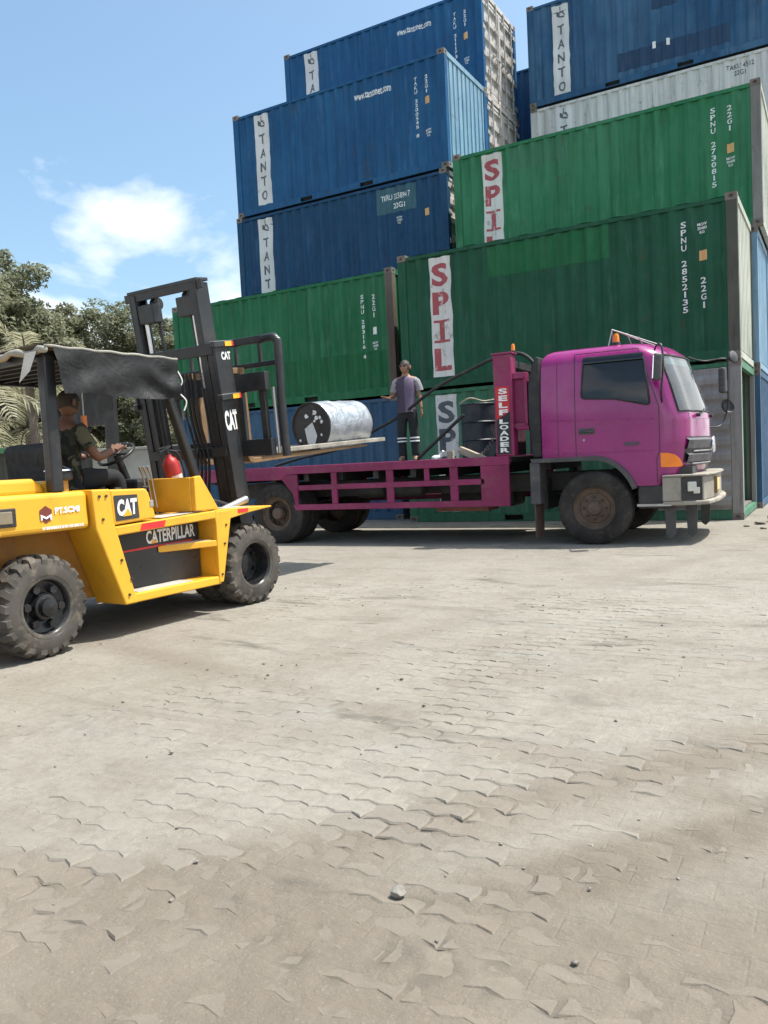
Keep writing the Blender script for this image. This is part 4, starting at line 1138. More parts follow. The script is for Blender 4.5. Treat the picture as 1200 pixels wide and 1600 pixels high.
# ---- load bed
PB_ = M['purple_bed']
bed = MB().box(-6.7,0.06,1.14,-1.12,TWD-0.06,1.205).build('bed_floor', M['dark'], truck)
for xx in np.arange(-6.4,-1.2,0.62): MB().box(xx,0.1,0.98,xx+0.09,TWD-0.1,1.139).build('bed_joist', M['dark'], truck)
for far in (False, True):
    def Y(a, b): return (a, b) if not far else (TWD-b, TWD-a)
    y0, y1 = Y(-0.01, 0.055)
    MB().prism([(-6.7,1.225),(-1.13,1.225),(-1.13,1.105),(-4.70,1.105),(-4.80,1.09),(-4.90,1.02),(-6.7,1.02)], 'y', y0, y1).build('side_rail', PB_, truck, bevel=0.006)
    y0, y1 = Y(-0.004, 0.045)
    MB().prism([(-4.90,1.03),(-4.80,1.09),(-4.70,1.10),(-4.60,1.10),(-4.60,0.60),(-4.655,0.60),(-4.70,0.80)], 'y', y0, y1).build('rear_stile', PB_, truck, bevel=0.006)
    MB().prism([(-4.665,0.535),(-1.55,0.535),(-1.55,0.625),(-4.70,0.625)], 'y', *Y(0.0,0.05)).build('lower_rail', PB_, truck, bevel=0.006)
    MB().box(-4.60,Y(0.004,0.046)[0],0.845,-1.55,Y(0.004,0.046)[1],0.925).build('middle_rail', PB_, truck, bevel=0.006)
    for a_, b3 in ((-3.99,-3.89),(-3.04,-2.92),(-2.42,-2.34),(-2.02,-1.90)):
        z_ = 0.625 if a_ != -2.42 else 0.925
        MB().box(a_,Y(0.007,0.043)[0],z_,b3,Y(0.007,0.043)[1],1.105).build('stile', PB_, truck, bevel=0.006)
    MB().prism([(-1.62,0.535),(-1.14,0.535),(-1.14,1.105),(-1.55,1.105),(-1.55,0.93),(-1.50,0.91),(-1.50,0.86),(-1.55,0.84),(-1.55,0.63)], 'y', *Y(-0.006,0.05)).build('end_plate', PB_, truck, bevel=0.006)
    # headboard post
    y0, y1 = Y(0.0, 0.20)
    p_ = MB().box(-1.31,y0,1.226,-1.05,y1,2.60).build('headboard_post', PB_, truck, bevel=0.012)
    MB().box(-1.33,y0-0.01,2.60,-1.03,y1+0.01,2.625).build('post_cap', PB_, p_, bevel=0.006)
    yt = -0.003 if not far else TWD+0.003
    if not far:
        MB().add([(-1.285,yt,2.17),(-1.09,yt,2.17),(-1.09,yt,1.83),(-1.285,yt,1.72)], [(0,3,2,1)]).build('red_panel', plain('red_panel_paint', (0.50,0.02,0.03), 0.5), p_)
        MB().add([(-1.285,yt,1.715),(-1.09,yt,1.825),(-1.09,yt,1.25),(-1.285,yt,1.25)], [(0,3,2,1)]).build('black_panel', M['black'], p_)
        for k, ch in enumerate('SELF'):
            lettering('letter', ch, M['white'], p_, (-1.18,yt-0.003,2.105-0.095*k), (1,0,0), (0,0,1), 0.125, 0.075, 0.04)
        for k, ch in enumerate('LOADER'):
            lettering('letter', ch, M['white'], p_, (-1.18,yt-0.003,1.695-0.078*k), (1,0,0), (0,0,1), 0.125, 0.062, 0.04)
    MB().box(-1.05,y0+0.03,2.26,-0.86,y1-0.03,2.34).box(-0.90,y0+0.04,1.62,-0.855,y1-0.04,2.26).box(-1.05,y0+0.04,1.60,-0.86,y1-0.04,1.66).box(-1.05,y0+0.10,1.66,-0.9,y1-0.06,2.26).build('side_frame', PB_, truck, bevel=0.006)
    MB().cyl((-1.02,y0+0.05,1.60),(-0.84,y0+0.05,1.585),0.03,n=12).build('frame_pin', PB_, truck, smooth=50)
for zz in (1.9, 2.45): MB().box(-1.28,0.20,zz,-1.12,TWD-0.20,zz+0.1).build('headboard_beam', M['dark'], truck)
M['maroon'] = paint('maroon_dark_sheet', (0.06,0.012,0.03), 0.6)
MB().box(-1.24,0.20,1.226,-1.18,0.95,1.9).build('headboard_sheet', M['maroon'], truck)
MB().box(-1.24,1.35,1.226,-1.18,TWD-0.2,1.9).build('headboard_sheet', M['maroon'], truck)
pb_ = MB().lathe([(0,0.03),(0.03,0.03),(0.032,0.026)], (-1.05,0.12,2.62), (0,0,1), 14).build('beacon_base', M['black'], truck)
MB().lathe([(0,0.026),(0.07,0.024),(0.09,0.014),(0.093,0.001)], (-1.05,0.12,2.65), (0,0,1), 14).build('beacon_lens', M['orange'], pb_, smooth=50)
# hose slung over the headboard
MB().tube(bez([(-0.84,0.55,2.20),(-0.88,0.58,2.46),(-1.10,0.6,2.66),(-1.46,0.62,2.645),(-1.9,0.7,2.52),(-2.53,0.8,2.30),(-3.2,0.95,1.95),(-3.75,1.1,1.75),(-4.2,1.2,1.58),(-4.7,1.25,1.45),(-5.3,1.2,1.36),(-5.8,1.15,1.25)],8), 0.026, 8).build('hydraulic_hose', M['black_rubber'], truck, smooth=60)

# things standing on the bed
tm = truck.matrix_basis if False else Matrix.Translation((4.61,-3.54,0)) @ Matrix.Rotation(0.0382,4,'Z')
def on_bed(x, y, z=1.206): return tm @ Vector((x,y,z))
dr = thing('oil_drum', 'dark blue steel drum standing on the truck bed beside the headboard', 'drum', on_bed(-2.08,1.45), 0.3)
MB().lathe([(0,0.001),(0,0.27),(0.01,0.285),(0.27,0.28),(0.285,0.295),(0.30,0.28),(0.55,0.28),(0.565,0.295),(0.58,0.28),(0.83,0.28),(0.845,0.292),(0.855,0.285),(0.845,0.265),(0.835,0.001)], (0,0,0), (0,0,1), 28).build('body', paint('navy_drum_paint', (0.012,0.018,0.03), 0.5, (0.12,0.08,0.05), 0.4, 3), dr, smooth=35)
MB().cyl((0.15,0.05,0.83),(0.15,0.05,0.86),0.03,n=12).build('bung', M['steel'], dr)
MB().tube(bez([(-0.27,-0.2,0.86),(-0.1,-0.3,0.93),(0.1,-0.2,0.88),(0.28,-0.1,0.9),(0.3,0.1,0.86)],6), 0.012, 6).build('strap', M['wood'], dr, smooth=60)
# chain hanging at the headboard
ch = thing('steel_chain', 'rusty steel chain hanging beside the dark drum on the truck bed', 'chain', on_bed(-1.62,0.85), 0)
q = random.Random(2)
path = bez([(0.20,0.0,0.95),(0.12,0,0.62),(0.0,0,0.34),(-0.16,0,0.10),(-0.26,0.02,0.03)],8)
for k, p in enumerate(path[::2]):
    a = 0.035
    t_ = [p+Vector(((math.sin(u)*0.016 if k % 2 else 0), (0 if k % 2 else math.sin(u)*0.016), math.cos(u)*a)) for u in np.linspace(0,2*math.pi,11)]
    MB().tube(t_, 0.007, 5, False).build('link', M['casting'], ch, smooth=60)
def block(label, c, size, rz, tilt=0, name='wood_block'):
    o = MB().box(-size[0]/2,-size[1]/2,0,size[0]/2,size[1]/2,size[2]).build(name, M['wood'], None, bevel=0.006)
    o.location = c; o.rotation_euler = (0,tilt,rz); return tag(o, label, 'wood block')
block('long timber offcut leaning by the drum on the truck bed', on_bed(-1.92,0.62,1.22), (0.42,0.13,0.10), 0.1, 0.42)
block('short square timber block on the truck bed beside the long offcut', on_bed(-2.16,0.42,1.206), (0.09,0.10,0.13), 0.2)
pip = MB().tube([on_bed(-2.14,0.95,1.88), on_bed(-2.95,0.95,1.24)], 0.028, 10).build('steel_pipe', M['black'], None, smooth=60)
tag(pip, 'black steel pipe leaning from the drum down to the truck bed', 'pipe')
bg = thing('plastic_bag', 'small white plastic bag lying on the truck bed by the timber block', 'bag', on_bed(-2.42,0.5,1.207))
vs_, fs_ = stone_geo(0.075, 91, 2, 0.55); MB().add([(a*1.3,b,c) for a, b, c in vs_], fs_).build('sack', M['white'], bg, smooth=180)
MB().tube([(0.05,0,0.07),(0.09,0.01,0.10),(0.11,0.0,0.14)], [0.02,0.008,0.018], 8).build('knot', M['white'], bg, smooth=60)
# ------------------------------------------------------------------ forklift
M['yellow'] = paint('yellow_machine_paint', (0.74,0.375,0.018), 0.38, (0.34,0.17,0.03), 0.34, 2.2, coat=0.25, var=0.06)
M['grip'] = paint('grip_plate', (0.40,0.37,0.32), 0.9, (0.22,0.2,0.17), 0.5, 14)
M['side_black'] = paint('satin_black_panel', (0.030,0.029,0.031), 0.35, (0.09,0.08,0.07), 0.3, 3)
M['mast'] = paint('mast_black', (0.014,0.015,0.017), 0.38, (0.07,0.055,0.045), 0.45, 3)
M['tyre'] = paint('dusty_lug_tyre', (0.066,0.058,0.049), 0.9, (0.205,0.17,0.13), 0.7, 6, spec=0.25)
M['rim_black'] = paint('black_rim', (0.012,0.012,0.013), 0.28, (0.12,0.1,0.085), 0.3, 5)
M['worn_brown'] = paint('worn_brown_steel', (0.20,0.115,0.05), 0.55, (0.07,0.04,0.025), 0.6, 5)
def tarp_mat():
    t = NT('dark_tarpaulin'); t.rnd()
    n = t.noise(3, 6, 0.6)
    c = t.mix(t.ramp(n, 0.35, 0.65), (0.008,0.008,0.009), (0.017,0.017,0.017))
    c = t.mix(t.ramp(t.noise(9, 7, 0.65), 0.5, 0.75, 0, 0.5), c, (0.05,0.047,0.042))
    t.base(c); t.rough(0.6); t.b.inputs['Specular IOR Level'].default_value = 0.25; t.bump(t.noise(6, 5, 0.55, (1,1,1), 1.2), 0.5, 0.03); return t.m
M['tarp'] = tarp_mat()
M['tarp_dusty'] = paint('dusty_tarp_top', (0.28,0.265,0.225), 0.9, (0.10,0.095,0.085), 0.6, 4)

FO = (2.77,-8.23); FA = R(86.8)
fork = thing('forklift', 'yellow and black forklift with tarpaulin canopy carrying the silver drum', 'forklift', (FO[0],FO[1],0), FA)
fm_ = Matrix.Translation((FO[0],FO[1],0)) @ Matrix.Rotation(FA,4,'Z')
CXL = 0.86; FW = 1.72
Yw = M['yellow']
# counterweight and hood
MB().prism([(-2.62,0.40),(-2.95,0.42),(-3.02,0.70),(-3.0,1.02),(-2.90,1.14),(-1.725,1.14),(-1.715,0.865),(-2.40,0.865),(-2.52,0.80),(-2.60,0.62)], 'y', 0.03, FW-0.03).build('counterweight', Yw, fork, bevel=0.035, seg=3)
MB().prism([(-2.90,1.13),(-2.86,1.245),(-2.06,1.245),(-1.99,1.20),(-1.97,1.13)], 'y', 0.16, FW-0.16).build('engine_hood', Yw, fork, bevel=0.03, seg=3)
MB().box(-1.965,0.18,1.12,-1.90,FW-0.18,1.225).build('hood_lip', Yw, fork, bevel=0.02)
MB().box(-2.55,0.34,0.30,-1.42,FW-0.34,0.87).build('chassis', paint('shaded_orange_chassis', (0.34,0.15,0.015), 0.6, (0.1,0.05,0.02), 0.6, 3), fork, bevel=0.02)  # darker than the body yellow: wheel-well shade put into the colour
MB().box(-1.42,0.36,0.30,0.30,FW-0.36,0.62).build('frame', M['dark'], fork, bevel=0.02)
for far in (False, True):
    def Y(a, b): return (a, b) if not far else (FW-b, FW-a)
    def yy_(a): return a if not far else FW-a
    MB().prism([(-1.722,1.142),(-1.555,1.14),(-1.535,0.88),(-1.37,0.255),(-1.485,0.255),(-1.70,0.845)], 'y', *Y(-0.012,0.34)).build('side_leg', Yw, fork, bevel=0.012)
    tb = MB().prism([(-1.55,1.135),(-1.215,1.125),(-1.185,1.09),(-1.13,0.905),(-1.15,0.885),(-1.53,0.865)], 'y', *Y(0.0,0.46)).build('tool_box', Yw, fork, bevel=0.016, seg=3)
    ledge = MB().prism([(-1.53,0.855),(-0.47,0.895),(-0.47,0.825),(-1.515,0.785)], 'y', *Y(-0.004,0.50)).build('side_ledge', Yw, fork, bevel=0.01)
    MB().prism([(-1.06,0.8785),(-0.60,0.8955),(-0.60,0.900),(-1.06,0.883)], 'y', *Y(0.03,0.24)).build('grip_plate', M['grip'], ledge)
    MB().prism([(-1.30,0.802),(-1.06,0.811),(-1.04,0.862),(-1.28,0.855)], 'y', *Y(-0.008,0.0)).build('reflector', M['red'], ledge)
    sp = MB().prism([(-1.47,0.80),(-0.50,0.835),(-0.50,0.32),(-1.36,0.32)], 'y', *Y(0.20,0.24)).build('side_panel', M['side_black'], fork)
    st = MB().box(-1.40,Y(0.0,0.3)[0],0.255,-0.455,Y(0.0,0.3)[1],0.325).build('lower_step', Yw, fork, bevel=0.01)
    MB().box(-1.33,Y(0.03,0.19)[0],0.325,-0.75,Y(0.03,0.19)[1],0.330).build('grip_plate', M['grip'], st)
    MB().prism([(-0.485,0.27),(-0.435,0.27),(-0.30,0.83),(-0.30,0.885),(-0.485,0.885)], 'y', *Y(-0.008,0.035)).build('front_cheek', Yw, fork, bevel=0.008)
    MB().box(-0.482,Y(0.036,0.36)[0],0.27,-0.445,Y(0.036,0.36)[1],0.885).build('step_bulkhead', Yw, fork, bevel=0.004)
    ms = MB().prism([(-0.97,yy_(0.19)),(-0.488,yy_(-0.005)),(-0.488,yy_(0.195))], 'z', 0.585, 0.64).build('upper_step', Yw, fork, bevel=0.008)
    MB().prism([(-0.90,yy_(0.185)),(-0.52,yy_(0.03)),(-0.52,yy_(0.19))], 'z', 0.640, 0.645).build('grip_plate', M['grip'], ms)
    fd = MB().prism([(-0.49,0.90),(0.24,0.885),(0.25,0.872),(-0.05,0.845),(-0.30,0.81),(-0.49,0.80)], 'y', *Y(-0.006,0.40)).build('front_fender', Yw, fork, bevel=0.008)
    MB().prism([(-0.33,0.8975),(0.02,0.890),(0.02,0.894),(-0.33,0.901)], 'y', *Y(0.05,0.34)).build('grip_plate', M['grip'], fd)
    MB().prism([(-0.21,0.85),(-0.08,0.853),(-0.08,0.885),(-0.21,0.886)], 'y', *Y(-0.010,-0.004)).build('reflector', M['red'], fd)
    MB().prism([(-0.70,1.19),(-0.625,1.20),(-0.43,0.90),(-0.70,0.905)], 'y', *Y(0.0,0.05)).build('cowl_cheek', Yw, fork, bevel=0.008)
    # rear lamp
    lb = MB().box(-2.62,Y(0.018,0.05)[0],0.93,-2.30,Y(0.018,0.05)[1],1.055).build('lamp_housing', M['dark'], fork, bevel=0.006)
    MB().box(-2.60,Y(0.010,0.03)[0],0.95,-2.44,Y(0.010,0.03)[1],1.035).build('red_lens', M['red'], lb, bevel=0.006)
    MB().box(-2.43,Y(0.012,0.03)[0],0.95,-2.33,Y(0.012,0.03)[1],1.035).build('clear_lens', plain('smoky_lens', (0.22,0.18,0.12), 0.2), lb, bevel=0.006)
    # guard posts
    MB().box(-1.985,Y(0.05,0.14)[0],1.14,-1.895,Y(0.05,0.14)[1],2.10).build('rear_post', M['black'], fork, bevel=0.014)
    MB().bar((-0.60,yy_(0.09),1.19),(-0.93,yy_(0.09),2.10),0.075,0.065).build('front_post', M['black'], fork, bevel=0.012)
MB().box(-0.705,0.05,0.90,-0.665,FW-0.05,1.19).build('cowl', Yw, fork, bevel=0.008)
MB().box(-0.70,0.52,0.60,-0.67,FW-0.52,0.899).build('toe_board', M['dark'], fork)
MB().box(-1.40,0.30,0.62,-0.70,FW-0.30,0.66).build('floor_plate', M['dark'], fork)
# decals on the right flank
tb = [o for o in fork.children if o.name.startswith('tool_box')][0]
MB().add([(-1.515,-0.004,0.895),(-1.295,-0.004,0.905),(-1.305,-0.004,1.085),(-1.525,-0.004,1.088)], [(0,1,2,3)]).build('sign_panel', M['side_black'], tb)
lettering('letter_sign', 'CAT', M['white'], tb, (-1.408,-0.007,0.995), (1,0,0.03), (0.03,0,1), 0.185, 0.125, 0.05)
MB().add([(-1.455,-0.009,0.925),(-1.365,-0.009,0.930),(-1.405,-0.009,0.985)], [(0,1,2)]).build('sign_triangle', M['amber'], tb)
sp = [o for o in fork.children if o.name.startswith('side_panel')][0]
MB().add([(-1.40,0.196,0.64),(-0.58,0.196,0.66),(-0.56,0.196,0.80),(-1.42,0.196,0.755)], [(0,1,2,3)]).build('name_band', M['black'], sp)
lettering('name_lettering', 'CATERPILLAR', M['white'], sp, (-0.815,0.192,0.728), (1,0,0.025), (0,0,1), 0.53, 0.11, 0.03)
MB().add([(-1.035,0.190,0.668),(-0.965,0.190,0.670),(-1.0,0.190,0.705)], [(0,1,2)]).build('name_triangle', M['amber'], sp)
MB().add([(-1.40,0.193,0.625),(-0.58,0.193,0.645),(-0.58,0.193,0.66),(-1.40,0.193,0.64)], [(0,1,2,3)]).build('red_line', M['red'], sp)
cw = [o for o in fork.children if o.name.startswith('counterweight')][0]
hx = [(-2.075+0.055*math.sin(math.pi/3*k), 0.992+0.062*math.cos(math.pi/3*k)) for k in range(6)]
MB().add([(x,0.027,z) for x, z in hx], [tuple(range(6))[::-1]]).build('hexagon_sign', plain('brown_sign', (0.16,0.035,0.02), 0.5), cw)
mm = [(-2.118,0.955),(-2.118,0.995),(-2.075,0.975),(-2.032,0.995),(-2.032,0.955),(-2.045,0.955),(-2.045,0.975),(-2.075,0.960),(-2.105,0.975),(-2.105,0.955)]
MB().prism(mm, 'y', 0.0225, 0.024).build('sign_letter', M['white'], cw)
lettering('company_lettering', 'PT.SCMI', M['white'], cw, (-1.905,0.024,1.015), (1,0,0.02), (0,0,1), 0.20, 0.045, 0.04)
tk = MB(); q = random.Random(9); x = -2.11
while x < -1.78:
    w = q.uniform(0.004,0.012); tk.add([(x,0.025,0.888),(x+w,0.025,0.888),(x+w,0.025,0.908),(x,0.025,0.908)], [(0,1,2,3)]); x += w+q.uniform(0.003,0.007)
tag(tk.build('fine_print', M['white'], cw), kind='stuff')
bl = MB()
for x, z in ((-1.66,1.09),(-1.60,1.09),(-1.64,0.92),(-1.45,0.33),(-1.42,0.45),(-1.50,0.60),(-0.45,0.34),(-0.40,0.60),(-0.37,0.76)): bl.cyl((x,0.02,z),(x,-0.022 if x < -1 else -0.016,z),0.011,n=6)
tag(bl.build('flank_bolts', M['dark'], fork), kind='stuff')
for x in (-1.48,-1.22): MB().cyl((x,0.03,1.137),(x+0.05,0.03,1.135),0.010,n=8).build('lid_hinge', M['dark'], fork)
MB().box(-1.185,-0.006,0.98,-1.150,0.0,1.03).build('lid_latch', M['steel'], tb, bevel=0.004)
MB().tube([(-2.55,0.30,1.24),(-2.55,0.30,1.29),(-2.35,0.30,1.29),(-2.35,0.30,1.24)], 0.011, 8).build('hood_handle', M['black'], fork, smooth=60)
MB().tube(bez([(-0.62,0.30,0.90),(-0.50,0.26,1.02),(-0.30,0.25,0.98),(0.0,0.28,0.9),(0.15,0.32,0.8)],6), 0.016, 7).build('tilt_hose', M['black_rubber'], fork, smooth=60)
# fuel cap and air pre-cleaner
pc = MB().cyl((-1.80,0.24,1.13),(-1.80,0.24,1.22),0.06,n=18).build('intake_stub', paint('amber_brown_tin', (0.38,0.20,0.04), 0.4), fork, smooth=40)
MB().lathe([(0.09,0.075),(0.10,0.095),(0.15,0.095),(0.16,0.085)], (-1.80,0.24,1.13), (0,0,1), 20).build('intake_bowl', M['black'], pc, smooth=40)
MB().lathe([(0.16,0.105),(0.17,0.10),(0.20,0.03),(0.215,0.012),(0.22,0.001)], (-1.80,0.24,1.13), (0,0,1), 20).build('intake_cap', M['chrome'], pc, smooth=40)
# overhead guard frame
gf = MB()
for a, b in (((-1.98,0.09,2.10),(-0.88,0.09,2.10)), ((-1.98,FW-0.09,2.10),(-0.88,FW-0.09,2.10))): gf.bar(a, b, 0.07, 0.07)
for x in (-1.95,-0.90): gf.bar((x,0.12,2.10),(x,FW-0.12,2.10),0.06,0.06)
for k in range(6): gf.bar((-1.78+0.15*k,0.12,2.10),(-1.78+0.15*k,FW-0.12,2.10),0.025,0.04)
gf.build('overhead_guard', M['black'], fork)
# tarpaulin: roof sheet and hanging sides
P = []
for i in range(25):
    x = -2.02+1.22*i/24; rowp = []
    for j in range(21):
        y = -0.02+(FW+0.04)*j/20
        sag = -0.018*math.sin(math.pi*j/20)*abs(math.sin(i*math.pi/6))+0.008*math.sin(i*1.9+j*0.7)+0.02*math.exp(-(i/3.0)**2)
        rowp.append((x, y, 2.148+sag-0.0*x))
    P.append(rowp)
MB().grid(P).build('tarp_roof', M['tarp_dusty'], fork, smooth=180)
def curtain(y, s):
    P = []; n = 60; m_ = 14
    for i in range(n+1):
        u = i/n; x = -1.96+1.14*u
        bot = 1.825+0.012*math.sin(u*7)+0.02*math.exp(-((u-1)/0.06)**2)-0.0*u
        rowp = []
        for j in range(m_+1):
            v = j/m_
            fold = 0.011*v*math.sin(u*15+3*v+2.0*math.sin(u*5))+0.016*math.sin(6*v+u*9)*v*(1-v)*3
            fold += 0.03*math.sin((u*1.7-v)*9)*math.exp(-((u-0.82)/0.16)**2)*v
            pinch = 0.05*v*math.exp(-(u/0.12)**2)
            rowp.append((x+pinch+0.015*v*math.sin(u*11), y-s*(0.01+0.028*v+fold), 2.150-(2.150-bot)*v))
        P.append(rowp)
    return MB().grid(P).build('tarp_curtain', M['tarp'], fork, smooth=180)
curtain(-0.015, 1)
MB().tube([(-2.02+0.02*math.sin(k*0.9),-0.02+(FW+0.04)*k/24,2.125+0.014*math.sin(k*1.7)) for k in range(25)], [0.024+0.006*math.sin(k*2.1) for k in range(25)], 10).build('tarp_roll', M['tarp_dusty'], fork, smooth=180)
MB().tube([(-2.02+1.20*k/24,-0.02,2.150+0.004*math.sin(k*1.3)) for k in range(25)], 0.011, 6).build('tarp_hem', M['tarp_dusty'], fork, smooth=180)
MB().grid([[(-2.035-0.012*i, 0.05+0.045*j+0.012*i, 2.12-0.045*i-0.008*j*i) for j in range(4)] for i in range(4)]).build('tarp_flap', plain('pale_tarp_underside', (0.55,0.52,0.46), 0.8), fork, smooth=180)
# cord lacing hanging at the front corner
MB().tube(bez([(-0.80,0.02,2.08),(-0.76,0.0,1.98),(-0.79,0.02,1.90),(-0.73,0.0,1.82),(-0.75,0.01,1.74)],6), 0.006, 5).build('tarp_cord', M['white'], fork, smooth=60)
fs_o = MB().box(-0.66,1.00,1.19,-0.62,1.62,1.30).box(-0.66,1.00,1.70,-0.62,1.62,2.05).box(-0.66,1.00,1.30,-0.62,1.14,1.70).box(-0.66,1.40,1.30,-0.62,1.62,1.70).build('front_screen', M['black'], fork)
# seat, wheel, levers
seat = MB().box(-1.56,0.58,0.98,-1.04,1.14,1.12).build('seat', M['black_rubber'], fork, bevel=0.04, seg=3)
MB().prism([(-1.62,1.08),(-1.48,1.08),(-1.53,1.50),(-1.60,1.53),(-1.67,1.48)], 'y', 0.56, 1.16).build('seat_back', M['black_rubber'], seat, bevel=0.04, seg=3)
MB().box(-1.58,0.54,0.62,-1.08,1.18,0.98).build('seat_base', M['dark'], fork)
sc_ = Vector((-0.78,0.86,1.42)); ax = Vector((-0.55,0,0.83)); e1 = Vector((0.83,0,0.55)); e2 = Vector((0,1,0))
sw = MB().tube([sc_+e1*0.16*math.cos(t)+e2*0.17*math.sin(t) for t in np.linspace(0,2*math.pi,29)], 0.014, 8, False).tube([sc_-e2*0.16, sc_+e2*0.16], 0.012, 6).tube([sc_, sc_+e1*0.15], 0.012, 6).build('steering_wheel', M['black'], fork, smooth=60)
MB().cyl((-0.62,0.86,1.05),sc_,0.035,n=12).build('steering_column', M['black'], sw, smooth=50)
MB().box(-0.84,0.54,0.90,-0.66,1.18,1.20).build('instrument_panel', M['black'], fork, bevel=0.03)
for k in range(3): MB().tube([(-0.80,0.46-0.05*k,0.95),(-0.84,0.46-0.05*k,1.22),(-0.87,0.46-0.05*k,1.30)], [0.008,0.008,0.016], 6).build('lever', M['steel'], fork, smooth=60)
MB().box(-1.14,0.80,1.60,-1.10,0.83,1.75).build('strap_tag', M['orange'], fork)
MB().tube([(-1.12,0.815,1.75),(-1.12,0.815,2.07)], 0.005, 5).build('strap_cord', M['white'], fork)
# ---- wheels
def fork_wheel(x, y, rad, flip, front, steer=0.0):
    w_ = tyre_geo(rad-0.022, 0.25, 40, 0.022, 21).build('wheel', M['tyre'], fork, smooth=32)
    w_.location = (x, y, rad-0.004); w_.rotation_euler = (0, random.uniform(0,1) , (math.pi if flip else 0)+steer)
    w_.rotation_mode = 'ZYX' if False else 'XYZ'
    rr_ = rad*0.57
    if front: prof = [(0.01,rr_),(0.0,rr_+0.012),(0.015,rr_*0.97),(0.03,rr_*0.90),(0.10,rr_*0.88),(0.16,rr_*0.80),(0.165,rr_*0.42),(0.13,rr_*0.40),(0.12,0.001)]
    else: prof = [(0.01,rr_),(0.0,rr_+0.012),(0.015,rr_*0.97),(0.03,rr_*0.90),(0.06,rr_*0.86),(0.075,rr_*0.5),(0.06,rr_*0.46),(0.02,rr_*0.42),(0.015,rr_*0.34),(-0.02,rr_*0.30),(-0.03,0.001)]
    MB().lathe(prof, (0,0,0), (0,1,0), 36).build('rim', M['rim_black'], w_, smooth=30)
    nb = MB()
    for k in range(6):
        t = 2*math.pi*k/6+0.3; p = Vector((rr_*0.66*math.sin(t), 0.06 if not front else 0.165, rr_*0.66*math.cos(t))); nb.cyl(p+Vector((0,0.02,0)), p+Vector((0,-0.03,0)), 0.030 if not front else 0.02, n=6)
    tag(nb.build('wheel_nuts', M['rim_black'], w_), kind='stuff')
fork_wheel(-2.13, 0.0, 0.362, False, False, R(4)); fork_wheel(-2.13, FW, 0.362, True, False, R(4))
fork_wheel(0.0, 0.0, 0.370, False, True); fork_wheel(0.0, FW, 0.370, True, True); fork_wheel(0.0, 0.29, 0.370, False, True); fork_wheel(0.0, FW-0.29, 0.370, True, True)
MB().cyl((0,0.2,0.37),(0,FW-0.2,0.37),0.09,n=14).build('front_axle', M['dark'], fork, smooth=50)
MB().cyl((-2.13,0.2,0.36),(-2.13,FW-0.2,0.36),0.06,n=14).build('rear_axle', M['dark'], fork, smooth=50)

# ---- mast, tilted back
TILT = R(7.8)
MO = (0.30, CXL, 0.28)
mast = MB()
def channel(b, y, s, v0, v1, u0=-0.085, u1=0.085, w=0.085, t=0.02):
    """C section upright open to the inside"""
    b.box(u0,y-(t if s < 0 else 0),v0,u1,y+(t if s > 0 else 0),v1) if False else b.box(u0, y, v0, u1, y+s*t, v1)
    b.box(u0, y+s*t, v0, u0+t, y+s*w, v1); b.box(u1-t, y+s*t, v0, u1, y+s*w, v1)
channel(mast, -0.555, 1, 0, 2.14); channel(mast, 0.555, -1, 0, 2.14)
mast_o = mast.build('mast', M['mast'], fork, bevel=0.004)
mast_o.location = MO; mast_o.rotation_euler = (0, -TILT, 0)
for s in (-1, 1):
    b = MB(); channel(b, 0.455*s, -s, 0.10, 2.70, -0.08, 0.08, 0.085); b.build('inner_upright', M['mast'], mast_o, bevel=0.004)
    MB().box(-0.10,s*0.557,1.66,0.10,s*0.585,2.14).build('side_plate', M['mast'], mast_o, bevel=0.004)
    for zz in (1.62, 2.10):
        pl_ = MB().box(-0.12,s*0.55,zz,0.13,s*0.605,zz+0.05).build('end_bracket', M['mast'], mast_o, bevel=0.004)
        MB().box(0.02,s*0.606,zz+0.004,0.105,s*0.610,zz+0.046).build('amber_reflector', M['amber'], pl_)
        MB().box(0.105,s*0.606,zz+0.004,0.13,s*0.610,zz+0.046).build('red_reflector', M['red'], pl_)
        MB().box(-0.12,s*0.55,zz+0.0505,0.13,s*0.605,zz+0.055).build('bracket_edge', M['steel'], pl_)
    MB().cyl((-0.02,s*0.325,0.1),(-0.02,s*0.325,1.75),0.045,n=14).build('lift_cylinder', M['mast'], mast_o, smooth=50)
    MB().cyl((-0.02,s*0.325,1.75),(-0.02,s*0.325,2.55),0.022,n=12).build('cylinder_rod', M['chrome'], mast_o, smooth=50)
    b = MB()
    for k in range(58): b.box(0.045,s*0.22-0.018,1.15+0.026*k,0.06 if k % 2 else 0.066,s*0.22+0.018,1.15+0.026*k+0.022)
    tag(b.build('lift_chain', M['mast'], mast_o), kind='stuff')
    MB().cyl((0.05,s*0.22-0.03,2.60),(0.05,s*0.22+0.03,2.60),0.06,n=18).build('chain_sheave', M['dark'], mast_o, smooth=50)
    MB().box(-0.07,s*0.16,2.42,0.05,s*0.37,2.60).build('sheave_block', M['mast'], mast_o, bevel=0.01)
for zz, h, hw in ((2.64,0.08,0.52),(2.04,0.10,0.55),(1.10,0.09,0.53),(0.25,0.12,0.53)):
    MB().box(-0.10 if zz < 2.5 else -0.07,-hw,zz,-0.045,hw,zz+h).build('cross_member', M['mast'], mast_o, bevel=0.004)
MB().box(-0.075,-0.47,2.71,0.075,0.47,2.74).build('top_plate', M['mast'], mast_o, bevel=0.004)
for k in range(4):
    MB().tube(bez([(-0.12,-0.30+0.05*k,1.9),(-0.14,-0.29+0.05*k,1.5),(-0.11,-0.30+0.05*k,1.1),(-0.10,-0.2+0.05*k,0.7)],6), 0.014, 6).build('hydraulic_hose', M['black_rubber'], mast_o, smooth=60)
